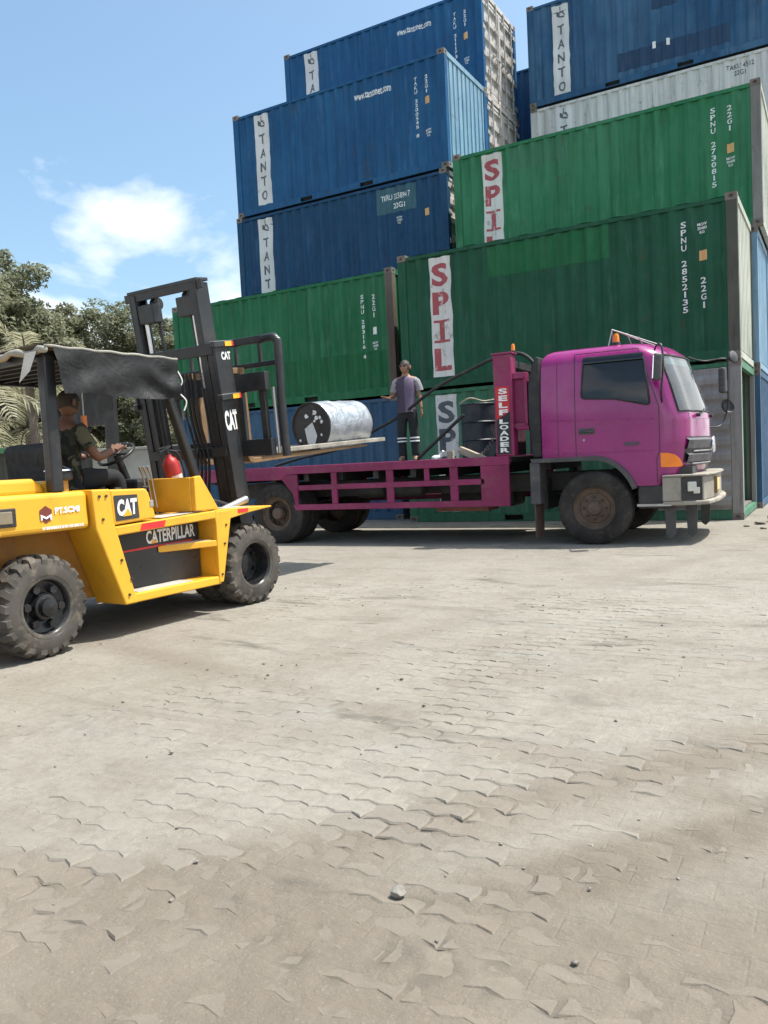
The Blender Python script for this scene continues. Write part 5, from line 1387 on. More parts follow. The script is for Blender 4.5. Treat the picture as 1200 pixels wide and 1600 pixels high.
lettering('letter_sign', 'CAT', M['white'], mast_o, (0.03,-0.588,2.02), (1,0,0), (0,0,1), 0.12, 0.075, 0.05)
lettering('letter_sign', 'CAT', M['white'], mast_o, (0.0,-0.560,1.43), (1,0,0), (0,0,1), 0.165, 0.19, 0.05)
MB().cyl((-0.62,0.25,0.75),(0.18,0.25,0.95),0.035,n=12).build('tilt_cylinder', M['steel'], fork, smooth=50)
MB().cyl((-0.62,FW-0.25,0.75),(0.18,FW-0.25,0.95),0.035,n=12).build('tilt_cylinder', M['steel'], fork, smooth=50)
CT = R(3.8)
# ---- carriage with forks and load backrest, in the mast's frame
car = MB().box(0.15,-0.80,1.655,0.22,0.80,1.83).build('carriage', M['mast'], fork, bevel=0.006)
car.location = (MO[0],MO[1],MO[2]+0.025); car.rotation_euler = (0, -CT, 0)
MB().box(0.15,-0.80,1.04,0.22,0.80,1.20).build('lower_beam', M['mast'], car, bevel=0.006)
for yy in (-0.76,-0.48,0.41,0.69): MB().box(0.165,yy,1.20,0.21,yy+0.07,1.655).build('carriage_web', M['mast'], car, bevel=0.004)
for s in (-1, 1):
    MB().tube(bez([(0.30,s*0.85,1.02),(0.30,s*0.85,1.5),(0.33,s*0.85,2.05),(0.33,s*0.835,2.12),(0.33,s*0.79,2.15),(0.33,s*0.66,2.15)],6), 0.042, 8).build('backrest_post', M['mast'], car, smooth=60)
    MB().tube([(0.26,s*0.80,1.05),(0.26,s*0.80,1.68)], 0.018, 8).build('side_rod', M['steel'], car, smooth=60)
MB().bar((0.33,-0.68,2.15),(0.33,0.68,2.15),0.06,0.07).build('backrest_bar', M['mast'], car, bevel=0.01)
MB().bar((0.32,-0.83,1.91),(0.32,0.83,1.91),0.04,0.05).build('backrest_bar', M['mast'], car, bevel=0.01)
for yy in (-0.62,-0.31,0.0,0.31,0.62): MB().bar((0.325,yy,1.92),(0.33,yy,2.14),0.03,0.03).build('backrest_upright', M['mast'], car)
FK = (-0.30, 0.16)
for yy in (-0.36, 0.22):
    f_ = MB().prism([(0.225,1.90),(0.30,1.90),(0.30,1.02),(2.32,0.995),(2.34,0.985),(2.32,0.975),(0.30,0.965),(0.245,0.985),(0.225,1.03)], 'y', yy-0.065, yy+0.065).build('fork_tine', M['worn_brown'], car, bevel=0.006)
    MB().box(0.14,yy-0.06,1.84,0.224,yy+0.06,1.90).build('fork_hook', M['worn_brown'], f_, bevel=0.006)

M['grey_wood'] = paint('grey_weathered_board', (0.26,0.235,0.20), 0.9, (0.10,0.085,0.07), 0.6, 7, var=0.3)
# ---- load: two planks and the drum lying on them
fork_to_world = fm_ @ Matrix.Translation((MO[0],MO[1],MO[2]+0.025)) @ Matrix.Rotation(-CT,4,'Y')
def placed(o): o.matrix_world = fork_to_world; return o
for k, (yy, lab) in enumerate(((-0.36,'weathered wooden plank on the near fork tine under the silver drum'), (0.22,'weathered wooden plank on the far fork tine, half hidden by the drum'))):
    pk = MB().box(-1.25,-0.085,0,1.02,0.085,0.045).build('plank', M['grey_wood'], None, bevel=0.005)
    pk.matrix_world = fork_to_world @ Matrix.Translation((1.68 if k == 0 else 1.60, yy, 1.0215)) @ Matrix.Rotation(R(0.75),4,'Y')
    tag(pk, lab, 'plank', 'planks on the forks')
sd = bpy.data.objects.new('steel_drum', None); COL.objects.link(sd); tag(sd, 'silver wrapped drum with dark labelled end lying on the forklift planks', 'drum')
sd.matrix_world = fork_to_world @ Matrix.Translation((1.73, -0.07, 1.263)) @ Matrix.Rotation(R(0.75),4,'Y')
DR = 0.285
def wrap_mat():
    t = NT('silver_wrap'); t.rnd()
    n = t.noise(7, 6, 0.6, (1,1,1), 1.5)
    c = t.mix(t.ramp(n, 0.3, 0.7), (0.33,0.36,0.39), (0.52,0.55,0.58))
    t.base(c); t.rough(t.ramp(t.noise(12,4), 0.3, 0.7, 0.22, 0.45)); t.b.inputs['Metallic'].default_value = 0.55
    t.bump(n, 0.7, 0.02); return t.m
b = MB(); P = []
for i in range(31):
    u = i/30; rowp = []
    for k in range(65):
        t = 2*math.pi*k/64
        rr_ = DR*(1+0.010*math.sin(t*3+u*9)+0.008*math.sin(t*7-u*14)+(0.02 if 0.32 < u < 0.36 or 0.64 < u < 0.68 else 0))
        rr_ *= 1 if 0.02 < u < 0.98 else 0.985
        rowp.append((0.86*u, rr_*math.cos(t), rr_*math.sin(t)))
    P.append(rowp)
b.grid(P).build('wrapped_body', wrap_mat(), sd, smooth=60)
MB().lathe([(-0.004,DR*0.985),(-0.018,DR*0.99),(-0.022,DR*0.96),(-0.012,DR*0.93),(0.0,DR*0.92),(0.004,0.001)], (0,0,0), (1,0,0), 48).build('drum_end', paint('black_drum_end', (0.018,0.016,0.015), 0.5, (0.12,0.08,0.06), 0.4, 6), sd, smooth=40)
MB().lathe([(0.862,DR*0.985),(0.875,DR*0.98),(0.870,DR*0.93),(0.86,0.001)], (0,0,0), (1,0,0), 48).build('drum_end', M['black'], sd, smooth=40)
de = [o for o in sd.children if o.name.startswith('drum_end')][0]
lab = [(-0.07,-0.19),(0.02,-0.235),(0.075,-0.11),(0.05,-0.03),(0.02,0.05),(-0.10,-0.02)]
MB().add([(-0.003-0.001,-x,z) for x, z in lab], [tuple(range(len(lab)))]).build('paper_label', worn_print('torn_label', (0.72,0.72,0.70), (0.3,0.29,0.28), 0.5), de)
q = random.Random(5)
for (x, z, r_) in ((-0.06,0.12,0.028),(0.06,0.16,0.035),(0.08,0.09,0.03),(0.13,0.10,0.022),(0.15,0.05,0.024),(0.05,0.06,0.02),(-0.18,-0.15,0.02),(0.14,-0.10,0.016)):
    MB().add([(-0.0035,-x+r_*q.uniform(0.6,1.2)*math.cos(a),z+r_*q.uniform(0.6,1.2)*math.sin(a)) for a in np.linspace(0,2*math.pi,9)[:-1]], [tuple(range(8))]).build('paint_spot', M['white'], de)
# fire extinguisher on the cowl
fe = bpy.data.objects.new('fire_extinguisher', None); COL.objects.link(fe); tag(fe, 'red fire extinguisher strapped behind the forklift front post', 'extinguisher')
fe.matrix_world = fm_ @ Matrix.Translation((-0.47, 0.40, 0.93)) @ Matrix.Rotation(R(-16),4,'Y')
MB().lathe([(0.0,0.001),(0.0,0.06),(0.015,0.07),(0.40,0.07),(0.44,0.055),(0.46,0.028),(0.48,0.025),(0.48,0.001)], (0,0,0), (0,0,1), 22).build('bottle', plain('red_bottle_paint', (0.36,0.02,0.018), 0.4), fe, smooth=50)
MB().cyl((0,0,0.48),(0,0,0.53),0.018,n=10).bar((-0.09,0,0.53),(0.05,0,0.545),0.02,0.014).bar((-0.09,0,0.56),(0.03,0,0.55),0.018,0.01).build('valve_handle', M['black'], fe)
MB().tube(bez([(0.03,0,0.51),(0.09,-0.02,0.46),(0.10,-0.03,0.30),(0.085,-0.03,0.12)],8), 0.010, 6).build('hose', M['black_rubber'], fe, smooth=60)
P = [[(0.0705*math.cos(a), 0.0705*math.sin(a), z) for a in np.linspace(-2.6,-0.9,12)] for z in (0.12,0.30)]
MB().grid(P).build('label', worn_print('bottle_label', (0.7,0.66,0.6), (0.4,0.1,0.08), 0.5), fe, smooth=60)
# ------------------------------------------------------------------ people
def skin(verts, edges, radii, root=0, sub=2):
    """continuous limb surface grown along a skeleton; returns a mesh"""
    me = bpy.data.meshes.new('s'); me.from_pydata(verts, edges, [])
    o = bpy.data.objects.new('s', me); COL.objects.link(o)
    o.modifiers.new('k', 'SKIN')
    for i, r_ in enumerate(radii):
        d = me.skin_vertices[0].data[i]
        d.radius = (r_, r_) if not isinstance(r_, tuple) else r_
        d.use_root = (i == root)
    s_ = o.modifiers.new('u', 'SUBSURF'); s_.levels = sub; s_.render_levels = sub
    dg = bpy.context.evaluated_depsgraph_get()
    out = bpy.data.meshes.new_from_object(o.evaluated_get(dg))
    vs = [tuple(v.co) for v in out.vertices]; fs = [tuple(p.vertices) for p in out.polygons]
    bpy.data.objects.remove(o); bpy.data.meshes.remove(me); bpy.data.meshes.remove(out)
    return vs, fs
def chain(pts, radii):
    return [tuple(p) for p in pts], [(i,i+1) for i in range(len(pts)-1)], list(radii)
def head_geo(c, h=0.215, yaw=0.0, pitch=0.0):
    """head with brow, nose, chin and ears, facing -y, h tall"""
    vs, fs = [], []; n, m_ = 24, 18
    for i in range(m_+1):
        ph = math.pi*i/m_
        for k in range(n):
            t = 2*math.pi*k/n
            x, y, z = math.sin(ph)*math.sin(t), -math.sin(ph)*math.cos(t), math.cos(ph)
            low = max(0, -z)
            x *= 0.36*h*(1-0.22*low); y *= 0.44*h*(1-0.10*low)
            fr = max(0, math.cos(t))*math.sin(ph)
            y -= 0.03*h*low*fr
            y -= 0.085*h*math.exp(-((x/(0.055*h))**2))*math.exp(-(((z+0.18)/0.15)**2))*(fr > 0)
            y += 0.035*h*math.exp(-(((abs(x)-0.15*h)/(0.09*h))**2))*math.exp(-(((z-0.03)/0.12)**2))*(fr > 0.3)
            y -= 0.02*h*math.exp(-((x/(0.13*h))**2))*math.exp(-(((z+0.50)/0.09)**2))*(fr > 0)
            vs.append((x, y, 0.5*h*z))
    for i in range(m_):
        for k in range(n): fs.append((i*n+k, (i+1)*n+k, (i+1)*n+(k+1)%n, i*n+(k+1)%n))
    for s in (-1, 1):
        o_ = len(vs); q = 8
        for k in range(q):
            t = 2*math.pi*k/q
            vs.append((s*0.36*h, 0.02*h+0.07*h*math.cos(t), 0.12*h*math.sin(t))); vs.append((s*0.43*h, 0.06*h+0.075*h*math.cos(t), 0.02*h+0.13*h*math.sin(t)))
        fs += [(o_+2*k, o_+2*((k+1)%q), o_+2*((k+1)%q)+1, o_+2*k+1) for k in range(q)]; fs.append(tuple(o_+2*k+1 for k in range(q)))
    mt = Matrix.Translation(c) @ Matrix.Rotation(yaw,4,'Z') @ Matrix.Rotation(pitch,4,'X')
    return [tuple(mt @ Vector(v)) for v in vs], fs, mt
def hair_geo(mt, h=0.215, hl=-0.02):
    vs, fs = [], []; n, m_ = 28, 12
    for i in range(m_+1):
        for k in range(n):
            t = 2*math.pi*k/n; front = max(0, math.cos(t))
            ph = (math.pi*(0.40 if front > 0.5 else 0.62)-0.10*math.cos(3*t))*i/m_
            q = 1.05+0.03*math.sin(5*t+i)+0.02*math.sin(11*t-2*i)
            vs.append((0.37*h*q*math.sin(ph)*math.sin(t), 0.01*h-0.45*h*q*math.sin(ph)*math.cos(t), 0.51*h*q*math.cos(ph)))
    for i in range(m_):
        for k in range(n): fs.append((i*n+k, (i+1)*n+k, (i+1)*n+(k+1)%n, i*n+(k+1)%n))
    return [tuple(mt @ Vector(v)) for v in vs], fs
def hand_geo(b, wrist, fdir, palm_n, thumb_side, curl=0.35, s=1.0):
    """palm and five bent fingers; fdir finger direction, palm_n towards the palm"""
    w = Vector(wrist); f = Vector(fdir).normalized(); p = Vector(palm_n); p = (p-f*p.dot(f)).normalized(); a = f.cross(p)*thumb_side
    b.obox(w+f*0.045*s, f*0.045*s, a*0.038*s, p*0.013*s)
    for k, (off, ln) in enumerate(((0.029,0.070),(0.010,0.078),(-0.010,0.072),(-0.028,0.056))):
        q = w+f*0.085*s+a*off*s; d = f.copy(); pts = [q]
        for seg in (0.45,0.32,0.23):
            d = (d+p*curl*0.6).normalized(); pts.append(pts[-1]+d*ln*s*seg)
        b.tube(pts, [0.0095*s,0.009*s,0.0082*s,0.007*s], 7)
    q = w+f*0.03*s+a*0.034*s; b.tube([q, q+(f*0.5+a*0.9).normalized()*0.032*s, q+(f*0.5+a*0.9).normalized()*0.032*s+(f*0.85+a*0.35+p*0.2).normalized()*0.03*s], [0.0115*s,0.010*s,0.008*s], 7)
def torso_geo(rows, n=26, seed=0):
    """open-ended cloth tube: rows of (x, y, z, rx, ry) with soft folds"""
    P = []
    for i, (cx_, cy_, z, rx, ry) in enumerate(rows):
        P.append([(cx_+rx*math.sin(t)*(1+0.03*math.sin(5*t+seed+i*0.9)), cy_-ry*math.cos(t)*(1+0.03*math.sin(4*t+seed-i)), z+0.006*math.sin(3*t+i)) for t in np.linspace(0, 2*math.pi, n+1)])
    return MB().grid(P)
M['skin'] = plain('skin_brown', (0.30,0.155,0.095), 0.55)
M['hair'] = plain('dark_hair', (0.035,0.028,0.022), 0.7)
M['trouser'] = plain('black_trousers', (0.014,0.015,0.016), 0.85)
M['shirt'] = plain('mauve_grey_shirt', (0.125,0.092,0.142), 0.85)
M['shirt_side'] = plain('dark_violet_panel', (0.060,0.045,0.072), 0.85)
M['sleeve'] = plain('pale_grey_sleeve', (0.26,0.245,0.255), 0.85)
M['camo'] = None
def camo():
    t = NT('camouflage_cloth'); n = t.noise(9, 3, 0.5); m2 = t.noise(7, 3, 0.5, None, 0.8)
    c = t.mix(t.ramp(n, 0.48, 0.52), (0.010,0.011,0.009), (0.030,0.032,0.020)); c = t.mix(t.ramp(m2, 0.58, 0.61), c, (0.10,0.10,0.065))
    t.base(c); t.rough(0.9); return t.m
M['camo'] = camo()

def person_standing():
    root = thing('person', 'person in mauve shirt and black trousers standing on the truck bed', 'person', on_bed(-3.11,1.0,1.207), R(14))
    V = [(0,0,0.86),(0,0.01,0.98),(0,0.01,1.16),(0,0.01,1.30),(0,0,1.375),(0,-0.012,1.43)]
    E = [(0,1),(1,2),(2,3),(3,4),(4,5)]; Rr = [0.105,0.10,0.115,0.075,0.048,0.05]
    def add(par, pts, rs):
        i0 = par
        for p, r_ in zip(pts, rs): V.append(p); Rr.append(r_); E.append((i0, len(V)-1)); i0 = len(V)-1
        return i0
    for s in (-1, 1):
        add(0, [(s*0.085,0,0.80),(s*0.095,-0.015,0.45),(s*0.105,0.01,0.09),(s*0.115,-0.05,0.045),(s*0.125,-0.14,0.028)], [0.085,0.058,0.042,0.038,0.028])
    add(3, [(-0.155,0.01,1.29),(-0.205,0.03,1.06),(-0.245,-0.17,1.015)], [0.052,0.038,0.026])
    add(3, [(0.155,0.01,1.29),(0.205,0.02,1.04),(0.235,-0.03,0.82)], [0.052,0.038,0.026])
    bv, bf = skin(V, E, Rr)
    b = MB().add(bv, bf)
    hv, hf, mt = head_geo((0,-0.018,1.485), 0.215, R(-12), R(-6)); b.add(hv, hf)
    hand_geo(b, (-0.245,-0.175,1.013), (-0.5,-0.85,0.05), (0.05,0.1,1.0), 1, 0.22, 0.95)
    hand_geo(b, (0.235,-0.03,0.825), (0.10,-0.10,-1), (-1,0,0), 1, 0.4, 0.95)
    body = b.build('body', M['skin'], root, smooth=60)
    hvs, hfs = hair_geo(mt); MB().add(hvs, hfs).build('hair', M['hair'], root, smooth=60)
    # sunglasses
    g = MB()
    for s in (-1, 1): g.add([tuple(mt @ Vector((s*0.035+0.026*math.cos(a), -0.098+0.010*abs(math.cos(a)*(1 if s*math.cos(a) > 0 else 0)), 0.006+0.017*math.sin(a)))) for a in np.linspace(0,2*math.pi,13)[:-1]], [tuple(range(12))])
    g.tube([mt @ Vector((-0.062,-0.088,0.012)), mt @ Vector((0,-0.105,0.014)), mt @ Vector((0.062,-0.088,0.012))], 0.003, 5)
    for s in (-1, 1): g.tube([mt @ Vector((s*0.062,-0.088,0.012)), mt @ Vector((s*0.082,0.0,0.012))], 0.003, 5)
    g.build('sunglasses', M['black'], root)
    # shirt
    tg = torso_geo([(0,0.0,z,rx,ry) for z, rx, ry in ((0.775,0.158,0.128),(0.83,0.155,0.122),(0.92,0.146,0.112),(1.02,0.148,0.112),(1.12,0.160,0.118),(1.22,0.168,0.112),(1.29,0.158,0.092),(1.325,0.115,0.074),(1.345,0.062,0.060))])
    for s in (-1, 1): tg.tube([(s*0.120,0.01,1.285),(s*0.165,0.014,1.25),(s*0.195,0.022,1.17),(s*0.207,0.026,1.11)], [0.062,0.066,0.064,0.066], 14)
    sh = tg.build('shirt', M['shirt'], root, smooth=60)
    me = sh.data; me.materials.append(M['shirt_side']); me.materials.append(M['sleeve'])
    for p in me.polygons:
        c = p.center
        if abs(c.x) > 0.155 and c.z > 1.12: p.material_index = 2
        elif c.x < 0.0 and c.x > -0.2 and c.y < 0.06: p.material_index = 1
    V3 = [(0,0,0.96),(0,0.0,0.80)]; E3 = [(0,1)]; R3 = [(0.135,0.105),(0.125,0.108)]
    for s in (-1, 1):
        i = len(V3); V3 += [(s*0.088,0,0.72),(s*0.098,-0.015,0.45),(s*0.105,0.005,0.22),(s*0.108,0.01,0.075)]; E3 += [(1,i),(i,i+1),(i+1,i+2),(i+2,i+3)]; R3 += [0.093,0.078,0.068,0.068]
    tv, tf = skin(V3, E3, R3); tr = MB().add(tv, tf).build('trousers', M['trouser'], root, smooth=60)
    for s in (-1, 1):
        for zz in (0.375, 0.325):
            cx_ = s*0.101
            MB().lathe([(-0.011,0.0755),(-0.009,0.079),(0.009,0.079),(0.011,0.0755)], (cx_,-0.008,zz), (0,0,1), 22).build('reflective_band', M['white'], tr, smooth=60)
        vs_, fs_ = skin(*chain([(s*0.106,0.03,0.05),(s*0.112,-0.04,0.04),(s*0.124,-0.13,0.03)], [0.045,0.044,0.034])[:3], 0, 2)
        MB().add([(a,b_,max(c,0.0)) for a, b_, c in vs_], fs_).build('sandal', plain('brown_sandal', (0.16,0.08,0.05), 0.7), root, smooth=60)
    return root
person_standing()

def person_driver():
    root = bpy.data.objects.new('person', None); COL.objects.link(root)
    tag(root, 'person in camouflage shirt seated at the forklift steering wheel', 'person')
    root.matrix_world = fm_ @ Matrix.Translation((-1.36,0.86,1.12)) @ Matrix.Rotation(R(90),4,'Z')     # faces local -y
    root.matrix_world = fm_ @ Matrix.Translation((-1.30,0.86,1.115)) @ Matrix.Rotation(R(90),4,'Z')
    V = [(0,0,0.10),(0,0.02,0.24),(0,0.0,0.42),(0,-0.03,0.53),(0,-0.05,0.60),(0,-0.06,0.65)]; E = [(0,1),(1,2),(2,3),(3,4),(4,5)]; Rr = [0.085,0.09,0.11,0.075,0.05,0.05]
    def add(par, pts, rs):
        i0 = par
        for p, r_ in zip(pts, rs): V.append(p); Rr.append(r_); E.append((i0, len(V)-1)); i0 = len(V)-1
    LEG = [[(s*0.10,-0.05,0.09),(s*0.14,-0.40,0.12),(s*0.13,-0.46,-0.28),(s*0.13,-0.50,-0.35),(s*0.13,-0.60,-0.385)] for s in (-1,1)]
    for l_ in LEG: add(0, l_, [0.088,0.062,0.045,0.04,0.03])
    ARM = [[(-0.165,-0.03,0.51),(-0.25,-0.13,0.27),(-0.17,-0.36,0.34)], [(0.165,-0.03,0.51),(0.27,-0.14,0.28),(0.20,-0.36,0.30)]]
    for a_ in ARM: add(3, a_, [0.055,0.042,0.030])
    bv, bf = skin(V, E, Rr); b = MB().add(bv, bf)
    hv, hf, mt = head_geo((0,-0.075,0.735), 0.22, 0, R(4)); b.add(hv, hf)
    hand_geo(b, (-0.17,-0.365,0.342), (0.1,-0.9,0.35), (0.3,0.1,-1), 1, 0.9); hand_geo(b, (0.20,-0.365,0.302), (-0.1,-0.9,0.3), (-0.3,0.1,-1), -1, 0.9)
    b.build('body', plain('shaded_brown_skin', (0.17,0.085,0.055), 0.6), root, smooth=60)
    hvs, hfs = hair_geo(mt, 0.215); MB().add(hvs, hfs).build('hair', M['hair'], root, smooth=60)
    tg = torso_geo([(0,0.01,0.02,0.175,0.160),(0,0.012,0.10,0.170,0.150),(0,0.02,0.24,0.158,0.125),(0,0.01,0.36,0.165,0.122),(0,-0.01,0.46,0.170,0.115),(0,-0.025,0.52,0.140,0.092),(0,-0.04,0.565,0.085,0.075),(0,-0.045,0.59,0.066,0.064)], seed=2)
    for a_ in ARM:
        a0, a1 = Vector(a_[0]), Vector(a_[1]); tg.tube([a0+(a0-a1)*0.12, a0, a0.lerp(a1,0.35), a0.lerp(a1,0.62)], [0.06,0.070,0.064,0.066], 14)
    tg.build('shirt', M['camo'], root, smooth=60)
    V3 = [(0,0.01,0.12),(0,0,0.07)]; E3 = [(0,1)]; R3 = [(0.15,0.14),(0.15,0.12)]
    for l_ in LEG:
        i = len(V3); V3 += l_[:3]; E3 += [(1,i),(i,i+1),(i+1,i+2)]; R3 += [0.098,0.078,0.068]
    tv, tf = skin(V3, E3, R3); MB().add(tv, tf).build('trousers', M['trouser'], root, smooth=60)
    for l_ in LEG:
        vs_, fs_ = skin(*chain([(l_[3][0],l_[3][1]+0.06,-0.37),(l_[3][0],l_[3][1]-0.03,-0.385),(l_[4][0],l_[4][1]-0.02,-0.40)], [0.05,0.048,0.036])[:3], 0, 2)
        MB().add(vs_, fs_).build('shoe', M['black'], root, smooth=60)
person_driver()

# ------------------------------------------------------------------ trees beyond the yard
def leaf_mat(name, a, b):
    t = NT(name); oi = t.n.new('ShaderNodeObjectInfo')
    att = t.n.new('ShaderNodeAttribute'); att.attribute_name = 'tone'
    t.base(t.mix(att.outputs['Fac'], a, b)); t.rough(0.55)
    t.b.inputs['Transmission Weight'].default_value = 0.0
    tr = t.n.new('ShaderNodeBsdfTranslucent'); t.l.new(t.mix(att.outputs['Fac'], tuple(x*1.3 for x in a), tuple(x*1.3 for x in b)), tr.inputs['Color'])
    mx = t.n.new('ShaderNodeMixShader'); mx.inputs[0].default_value = 0.5
    t.l.new(t.b.outputs[0], mx.inputs[1]); t.l.new(tr.outputs[0], mx.inputs[2]); t.l.new(mx.outputs[0], t.n['Material Output'].inputs['Surface'])
    return t.m
M['leaf_a'] = leaf_mat('olive_leaves', (0.11,0.125,0.068), (0.235,0.235,0.15))  # tree leaf colours lifted to stand in for pale distance haze
M['leaf_b'] = leaf_mat('mid_green_leaves', (0.12,0.135,0.074), (0.25,0.25,0.16))
M['palm'] = leaf_mat('pale_palm_leaves', (0.16,0.16,0.09), (0.40,0.37,0.25))
M['bark'] = paint('grey_bark', (0.16,0.13,0.10), 0.9, (0.07,0.06,0.05), 0.6, 4)
def leaf_mesh(P, Nn, size, tone, name):
    """many small bent leaf faces"""
    n = len(P); r_ = rng
    t = np.cross(Nn, r_.normal(size=(n,3))); t /= np.linalg.norm(t, axis=1)[:,None]+1e-9; b = np.cross(Nn, t)
    L_ = (size*r_.uniform(0.7,1.3,n))[:,None]; W_ = L_*0.42
    v = np.stack([P-t*L_*0.5, P+b*W_*0.5+Nn*L_*0.08, P+t*L_*0.5-Nn*L_*0.05, P-b*W_*0.5+Nn*L_*0.08], 1).reshape(-1,3)
    me = bpy.data.meshes.new(name); me.vertices.add(4*n); me.vertices.foreach_set('co', v.ravel())
    idx = np.arange(4*n, dtype=np.int32); me.loops.add(4*n); me.loops.foreach_set('vertex_index', idx)
    me.polygons.add(n); me.polygons.foreach_set('loop_start', np.arange(0,4*n,4,dtype=np.int32)); me.update(calc_edges=True)
    at = me.attributes.new('tone','FLOAT','POINT'); at.data.foreach_set('value', np.repeat(tone,4).astype(np.float32))
    return me
def leafy_tree(label, x, y, h, rad, ch, seed, mat, n_clump=70, per=170, leaf=0.17, group='trees beyond the yard wall'):
    t = thing('leafy_tree', label, 'tree', (x,y,0), 0, group)
    r_ = np.random.default_rng(seed); q = random.Random(seed)
    zc = h-ch*0.5
    C_ = []
    lobes = [(np.array([r_.normal(0,0.45)*rad, r_.normal(0,0.45)*rad, zc+r_.uniform(-0.42,0.42)*ch]), r_.uniform(0.35,0.62)*rad) for _ in range(9)]
    lobes.append((np.array([0,0,h-0.40*rad]), 0.5*rad))
    for k in range(n_clump):
        c, lr = lobes[k % len(lobes)]; d = r_.normal(size=3); d /= np.linalg.norm(d); C_.append(c+d*lr*r_.uniform(0.55,1.0)*np.array([1,1,0.85]))
    P, N_, T = [], [], []
    for c in C_:
        cr = r_.uniform(0.22,0.48)*rad*0.62; m_ = int(per*r_.uniform(0.6,1.3)); d = r_.normal(size=(m_,3)); d /= np.linalg.norm(d,axis=1)[:,None]
        p = c+d*(cr*r_.uniform(0.25,1.0,m_)**0.6)[:,None]*np.array([1,1,0.62]); P.append(p)
        nn = d*0.6+r_.normal(size=(m_,3))*0.6+np.array([0,0,0.5]); N_.append(nn/np.linalg.norm(nn,axis=1)[:,None])
        T.append(np.clip(r_.uniform(0.1,0.9)+r_.normal(0,0.18,m_),0,1))
    obj('crown', leaf_mesh(np.concatenate(P), np.concatenate(N_), leaf, np.concatenate(T), 'crown'), mat, t)
    tb = MB(); bend = q.uniform(-.3,.3)
    tb.tube(bez([(0,0,-0.1),(bend*0.3,0.1,h*0.25),(bend*0.6,0,zc),(bend*0.5,0,h-0.3*rad)],6), [0.17*h/8*(1-0.8*i/18) for i in range(19)], 8)
    trunk = tb.build('trunk', M['bark'], t, smooth=60)
    for k, (c, lr) in enumerate(lobes):
        z0_ = h*0.28+(zc-h*0.28)*q.uniform(0.2,0.9)
        MB().tube(bez([(bend*0.4,0.05,z0_),tuple(np.array([bend*0.4,0,z0_])*0.4+c*0.6-np.array([0,0,0.15])),tuple(c)],5), [0.07*(1-0.8*i/10) for i in range(11)], 6).build('limb', M['bark'], trunk, smooth=60)
    return t
def palm(label, x, y, hz, fl, seed, nf=15):
    t = thing('palm_tree', label, 'tree', (x,y,0), 0, 'palms before the yard wall')
    q = random.Random(seed)
    MB().tube(bez([(0.25,0,-0.1),(0.15,0,hz*0.4),(0,0,hz)],10), [0.15-0.05*i/20+0.01*(i % 2) for i in range(21)], 10).build('trunk', M['bark'], t, smooth=60)
    for k in range(nf):
        az = 2*math.pi*k/nf+q.uniform(-.2,.2); el = R(q.choice([75,50,35,20,5,-10])+q.uniform(-8,8)); ln = fl*q.uniform(0.8,1.1)
        d = Vector((math.cos(az)*math.cos(el),math.sin(az)*math.cos(el),math.sin(el))); p = Vector((0,0,hz)); pts = [p.copy()]; n = 16
        for i in range(n):
            d = (d+Vector((0,0,-0.085-0.03*i/n))).normalized(); p = p+d*ln/n; pts.append(p.copy())
        rac = MB().tube(pts, [0.028*(1-0.85*i/n)+0.003 for i in range(n+1)], 5).build('frond', M['palm'], t, smooth=60)
        lv, lf, tn = [], [], []
        for i in range(2*n-1):
            u = (i+1.5)/(2*n); a = pts[int(u*n)]; b_ = pts[min(int(u*n)+1,n)]; c = a.lerp(b_, u*n-int(u*n)); dd = (b_-a).normalized()
            side = dd.cross(Vector((0,0,1))); side = side.normalized() if side.length > 1e-3 else Vector((1,0,0)); upv = side.cross(dd)
            L_ = ln*0.27*math.sin(math.pi*min(0.97,0.12+0.85*u))**0.7
            for s in (-1, 1):
                e = (side*s*0.85+dd*0.55+upv*0.10+Vector((q.gauss(0,.06),q.gauss(0,.06),q.gauss(0,.06)))).normalized(); m1 = c+e*L_*0.5; tip = c+e*L_+Vector((0,0,-0.28*L_))
                w = dd*0.022
                o_ = len(lv); lv += [c-w,c+w,m1+w*1.2,m1-w*1.2,tip]; lf += [(o_,o_+1,o_+2,o_+3),(o_+3,o_+2,o_+4)]; tn += [q.uniform(0,1)]*5
        lm = MB().add(lv, lf).mesh('leaflets'); at = lm.attributes.new('tone','FLOAT','POINT'); at.data.foreach_set('value', np.array(tn,dtype=np.float32))
        tag(obj('leaflets', lm, M['palm'], rac), kind='stuff')
    return t
leafy_tree('tall olive tree with the highest crown at the left edge', -19.3, 5.5, 9.3, 3.2, 7.4, 3, M['leaf_b'], 230, 240, 0.20)
leafy_tree('rounded olive tree left of the forklift mast', -18.2, 9.0, 8.1, 2.9, 6.4, 8, M['leaf_b'], 210, 230, 0.18)
leafy_tree('lower bushy tree between the tall tree and the rounded one', -20.2, 7.5, 7.9, 2.9, 6.4, 12, M['leaf_b'], 190, 220, 0.19)
leafy_tree('small distant tree seen between the mast uprights', -22.2, 15.6, 8.4, 2.4, 5.4, 15, M['leaf_a'], 80, 170, 0.19)
leafy_tree('dark tree beyond the left edge behind the palms', -25.5, 3.0, 8.4, 3.0, 6.5, 19, M['leaf_a'], 90, 170, 0.2)
leafy_tree('bushy tree low behind the forklift canopy', -15.6, 8.6, 5.2, 2.4, 4.8, 23, M['leaf_a'], 100, 180, 0.17)
leafy_tree('bushy tree low behind the forklift mast', -13.8, 11.0, 5.2, 2.3, 4.8, 27, M['leaf_b'], 90, 180, 0.17)
palm('short palm with long pale fronds at the left edge', -9.9, -2.9, 3.05, 2.7, 4, 19)
palm('palm with upright fronds above the forklift canopy', -12.4, 0.9, 4.3, 2.6, 9, 15)
palm('palm low behind the forklift rear post', -14.6, 2.4, 2.8, 2.6, 14, 15)

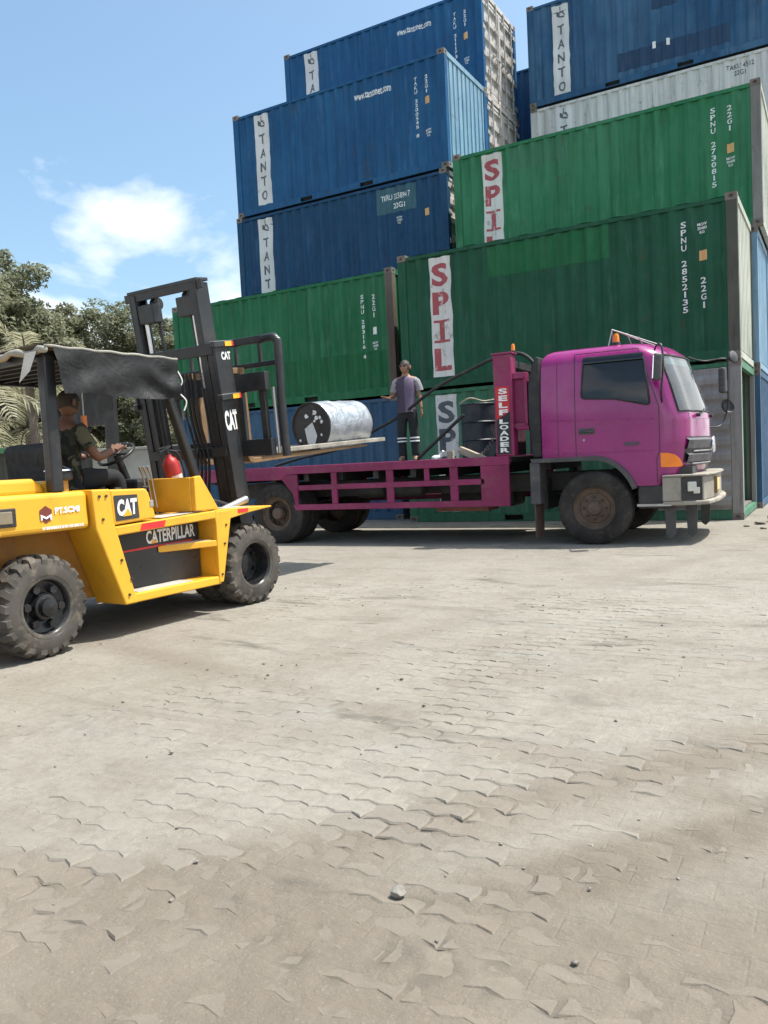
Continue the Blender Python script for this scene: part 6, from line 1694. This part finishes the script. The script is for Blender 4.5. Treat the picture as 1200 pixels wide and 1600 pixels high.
# yard wall
yw = thing('yard_wall', 'pale concrete yard wall with coping running behind the palms', 'wall', (-9.4,6.4,0), R(30))
M['wall'] = paint('pale_render', (0.50,0.48,0.43), 0.85, (0.26,0.24,0.2), 0.5, 0.8)
for k in range(10):
    x1 = -2.6*k
    MB().box(x1-2.4,-0.08,0,x1-0.2,0.08,2.0).build('panel', M['wall'], yw, bevel=0.01)
    MB().box(x1-0.2,-0.14,0,x1,0.14,2.25).build('pillar', M['wall'], yw, bevel=0.015)
    MB().box(x1-2.42,-0.15,2.0,x1-0.18,0.15,2.09).build('coping', M['wall'], yw, bevel=0.01)
    MB().box(x1-2.4,-0.10,0.9,x1-0.2,-0.081,0.98).build('rail', M['wall'], yw)
# refuse skip
sk = thing('steel_skip', 'dark steel skip with green rim standing left behind the forklift', 'skip', (-5.6,-5.35,0), R(30))
M['skip'] = paint('dark_brown_green_steel', (0.045,0.045,0.030), 0.7, (0.10,0.06,0.035), 0.6, 2)
b = MB(); P0 = [(-1.3,-0.65),(0.95,-0.65),(0.95,0.65),(-1.3,0.65)]; P1 = [(-1.5,-0.8),(1.15,-0.8),(1.15,0.8),(-1.5,0.8)]
vs = [(x,y,0.12) for x, y in P0]+[(x,y,1.68) for x, y in P1]+[(x*0.97,y*0.95,1.68) for x, y in P1]+[(x*0.97,y*0.95,0.2) for x, y in P0]
b.add(vs, [(0,1,5,4),(1,2,6,5),(2,3,7,6),(3,0,4,7),(3,2,1,0),(9,8,12,13),(10,9,13,14),(11,10,14,15),(8,11,15,12),(12,15,14,13)]).build('body', M['skip'], sk)
rim = MB()
for a, c in (((-1.55,-0.82),(1.2,-0.82)),((1.17,-0.8),(1.17,0.8)),((1.2,0.82),(-1.55,0.82)),((-1.52,0.8),(-1.52,-0.8))): rim.bar((*a,1.72),(*c,1.72),0.09,0.09)
rim.build('rim', paint('green_rim', (0.05,0.17,0.06), 0.6), sk)
for x in np.linspace(-1.2,0.85,5): MB().bar((x,-0.665,0.12),(x*1.06,-0.825,1.68),0.07,0.05).build('rib', M['skip'], sk)
for s in (-1, 1):
    for x in (-1.0,0.8): MB().cyl((x,s*0.5,0.075),(x,s*0.5+0.08*s,0.075),0.075,n=14).build('castor', M['black'], sk)
    MB().cyl((1.05,s*0.80,1.2),(1.05,s*0.95,1.2),0.05,n=12).build('lifting_pin', M['steel'], sk, smooth=50)
# oil-darkened weeds at the wall foot: low growth nobody could count
r_ = np.random.default_rng(44); n = 9000
u = r_.uniform(-26,0.3,n); v = -np.abs(r_.normal(0,0.5,n))-0.15; hgt = np.abs(r_.normal(0,0.30,n))*(0.4+0.6*np.sin(u*1.7)**2)
c30, s30 = math.cos(R(30)), math.sin(R(30))
P = np.stack([-9.4+u*c30-v*s30, 6.4+u*s30+v*c30, hgt], 1); Nn = r_.normal(size=(n,3))+np.array([0,0,0.7]); Nn /= np.linalg.norm(Nn,axis=1)[:,None]
tag(obj('weeds', leaf_mesh(P, Nn, 0.14, r_.uniform(0,1,n), 'weeds'), M['leaf_b']), 'low weeds growing along the foot of the yard wall', 'weeds', kind='stuff')
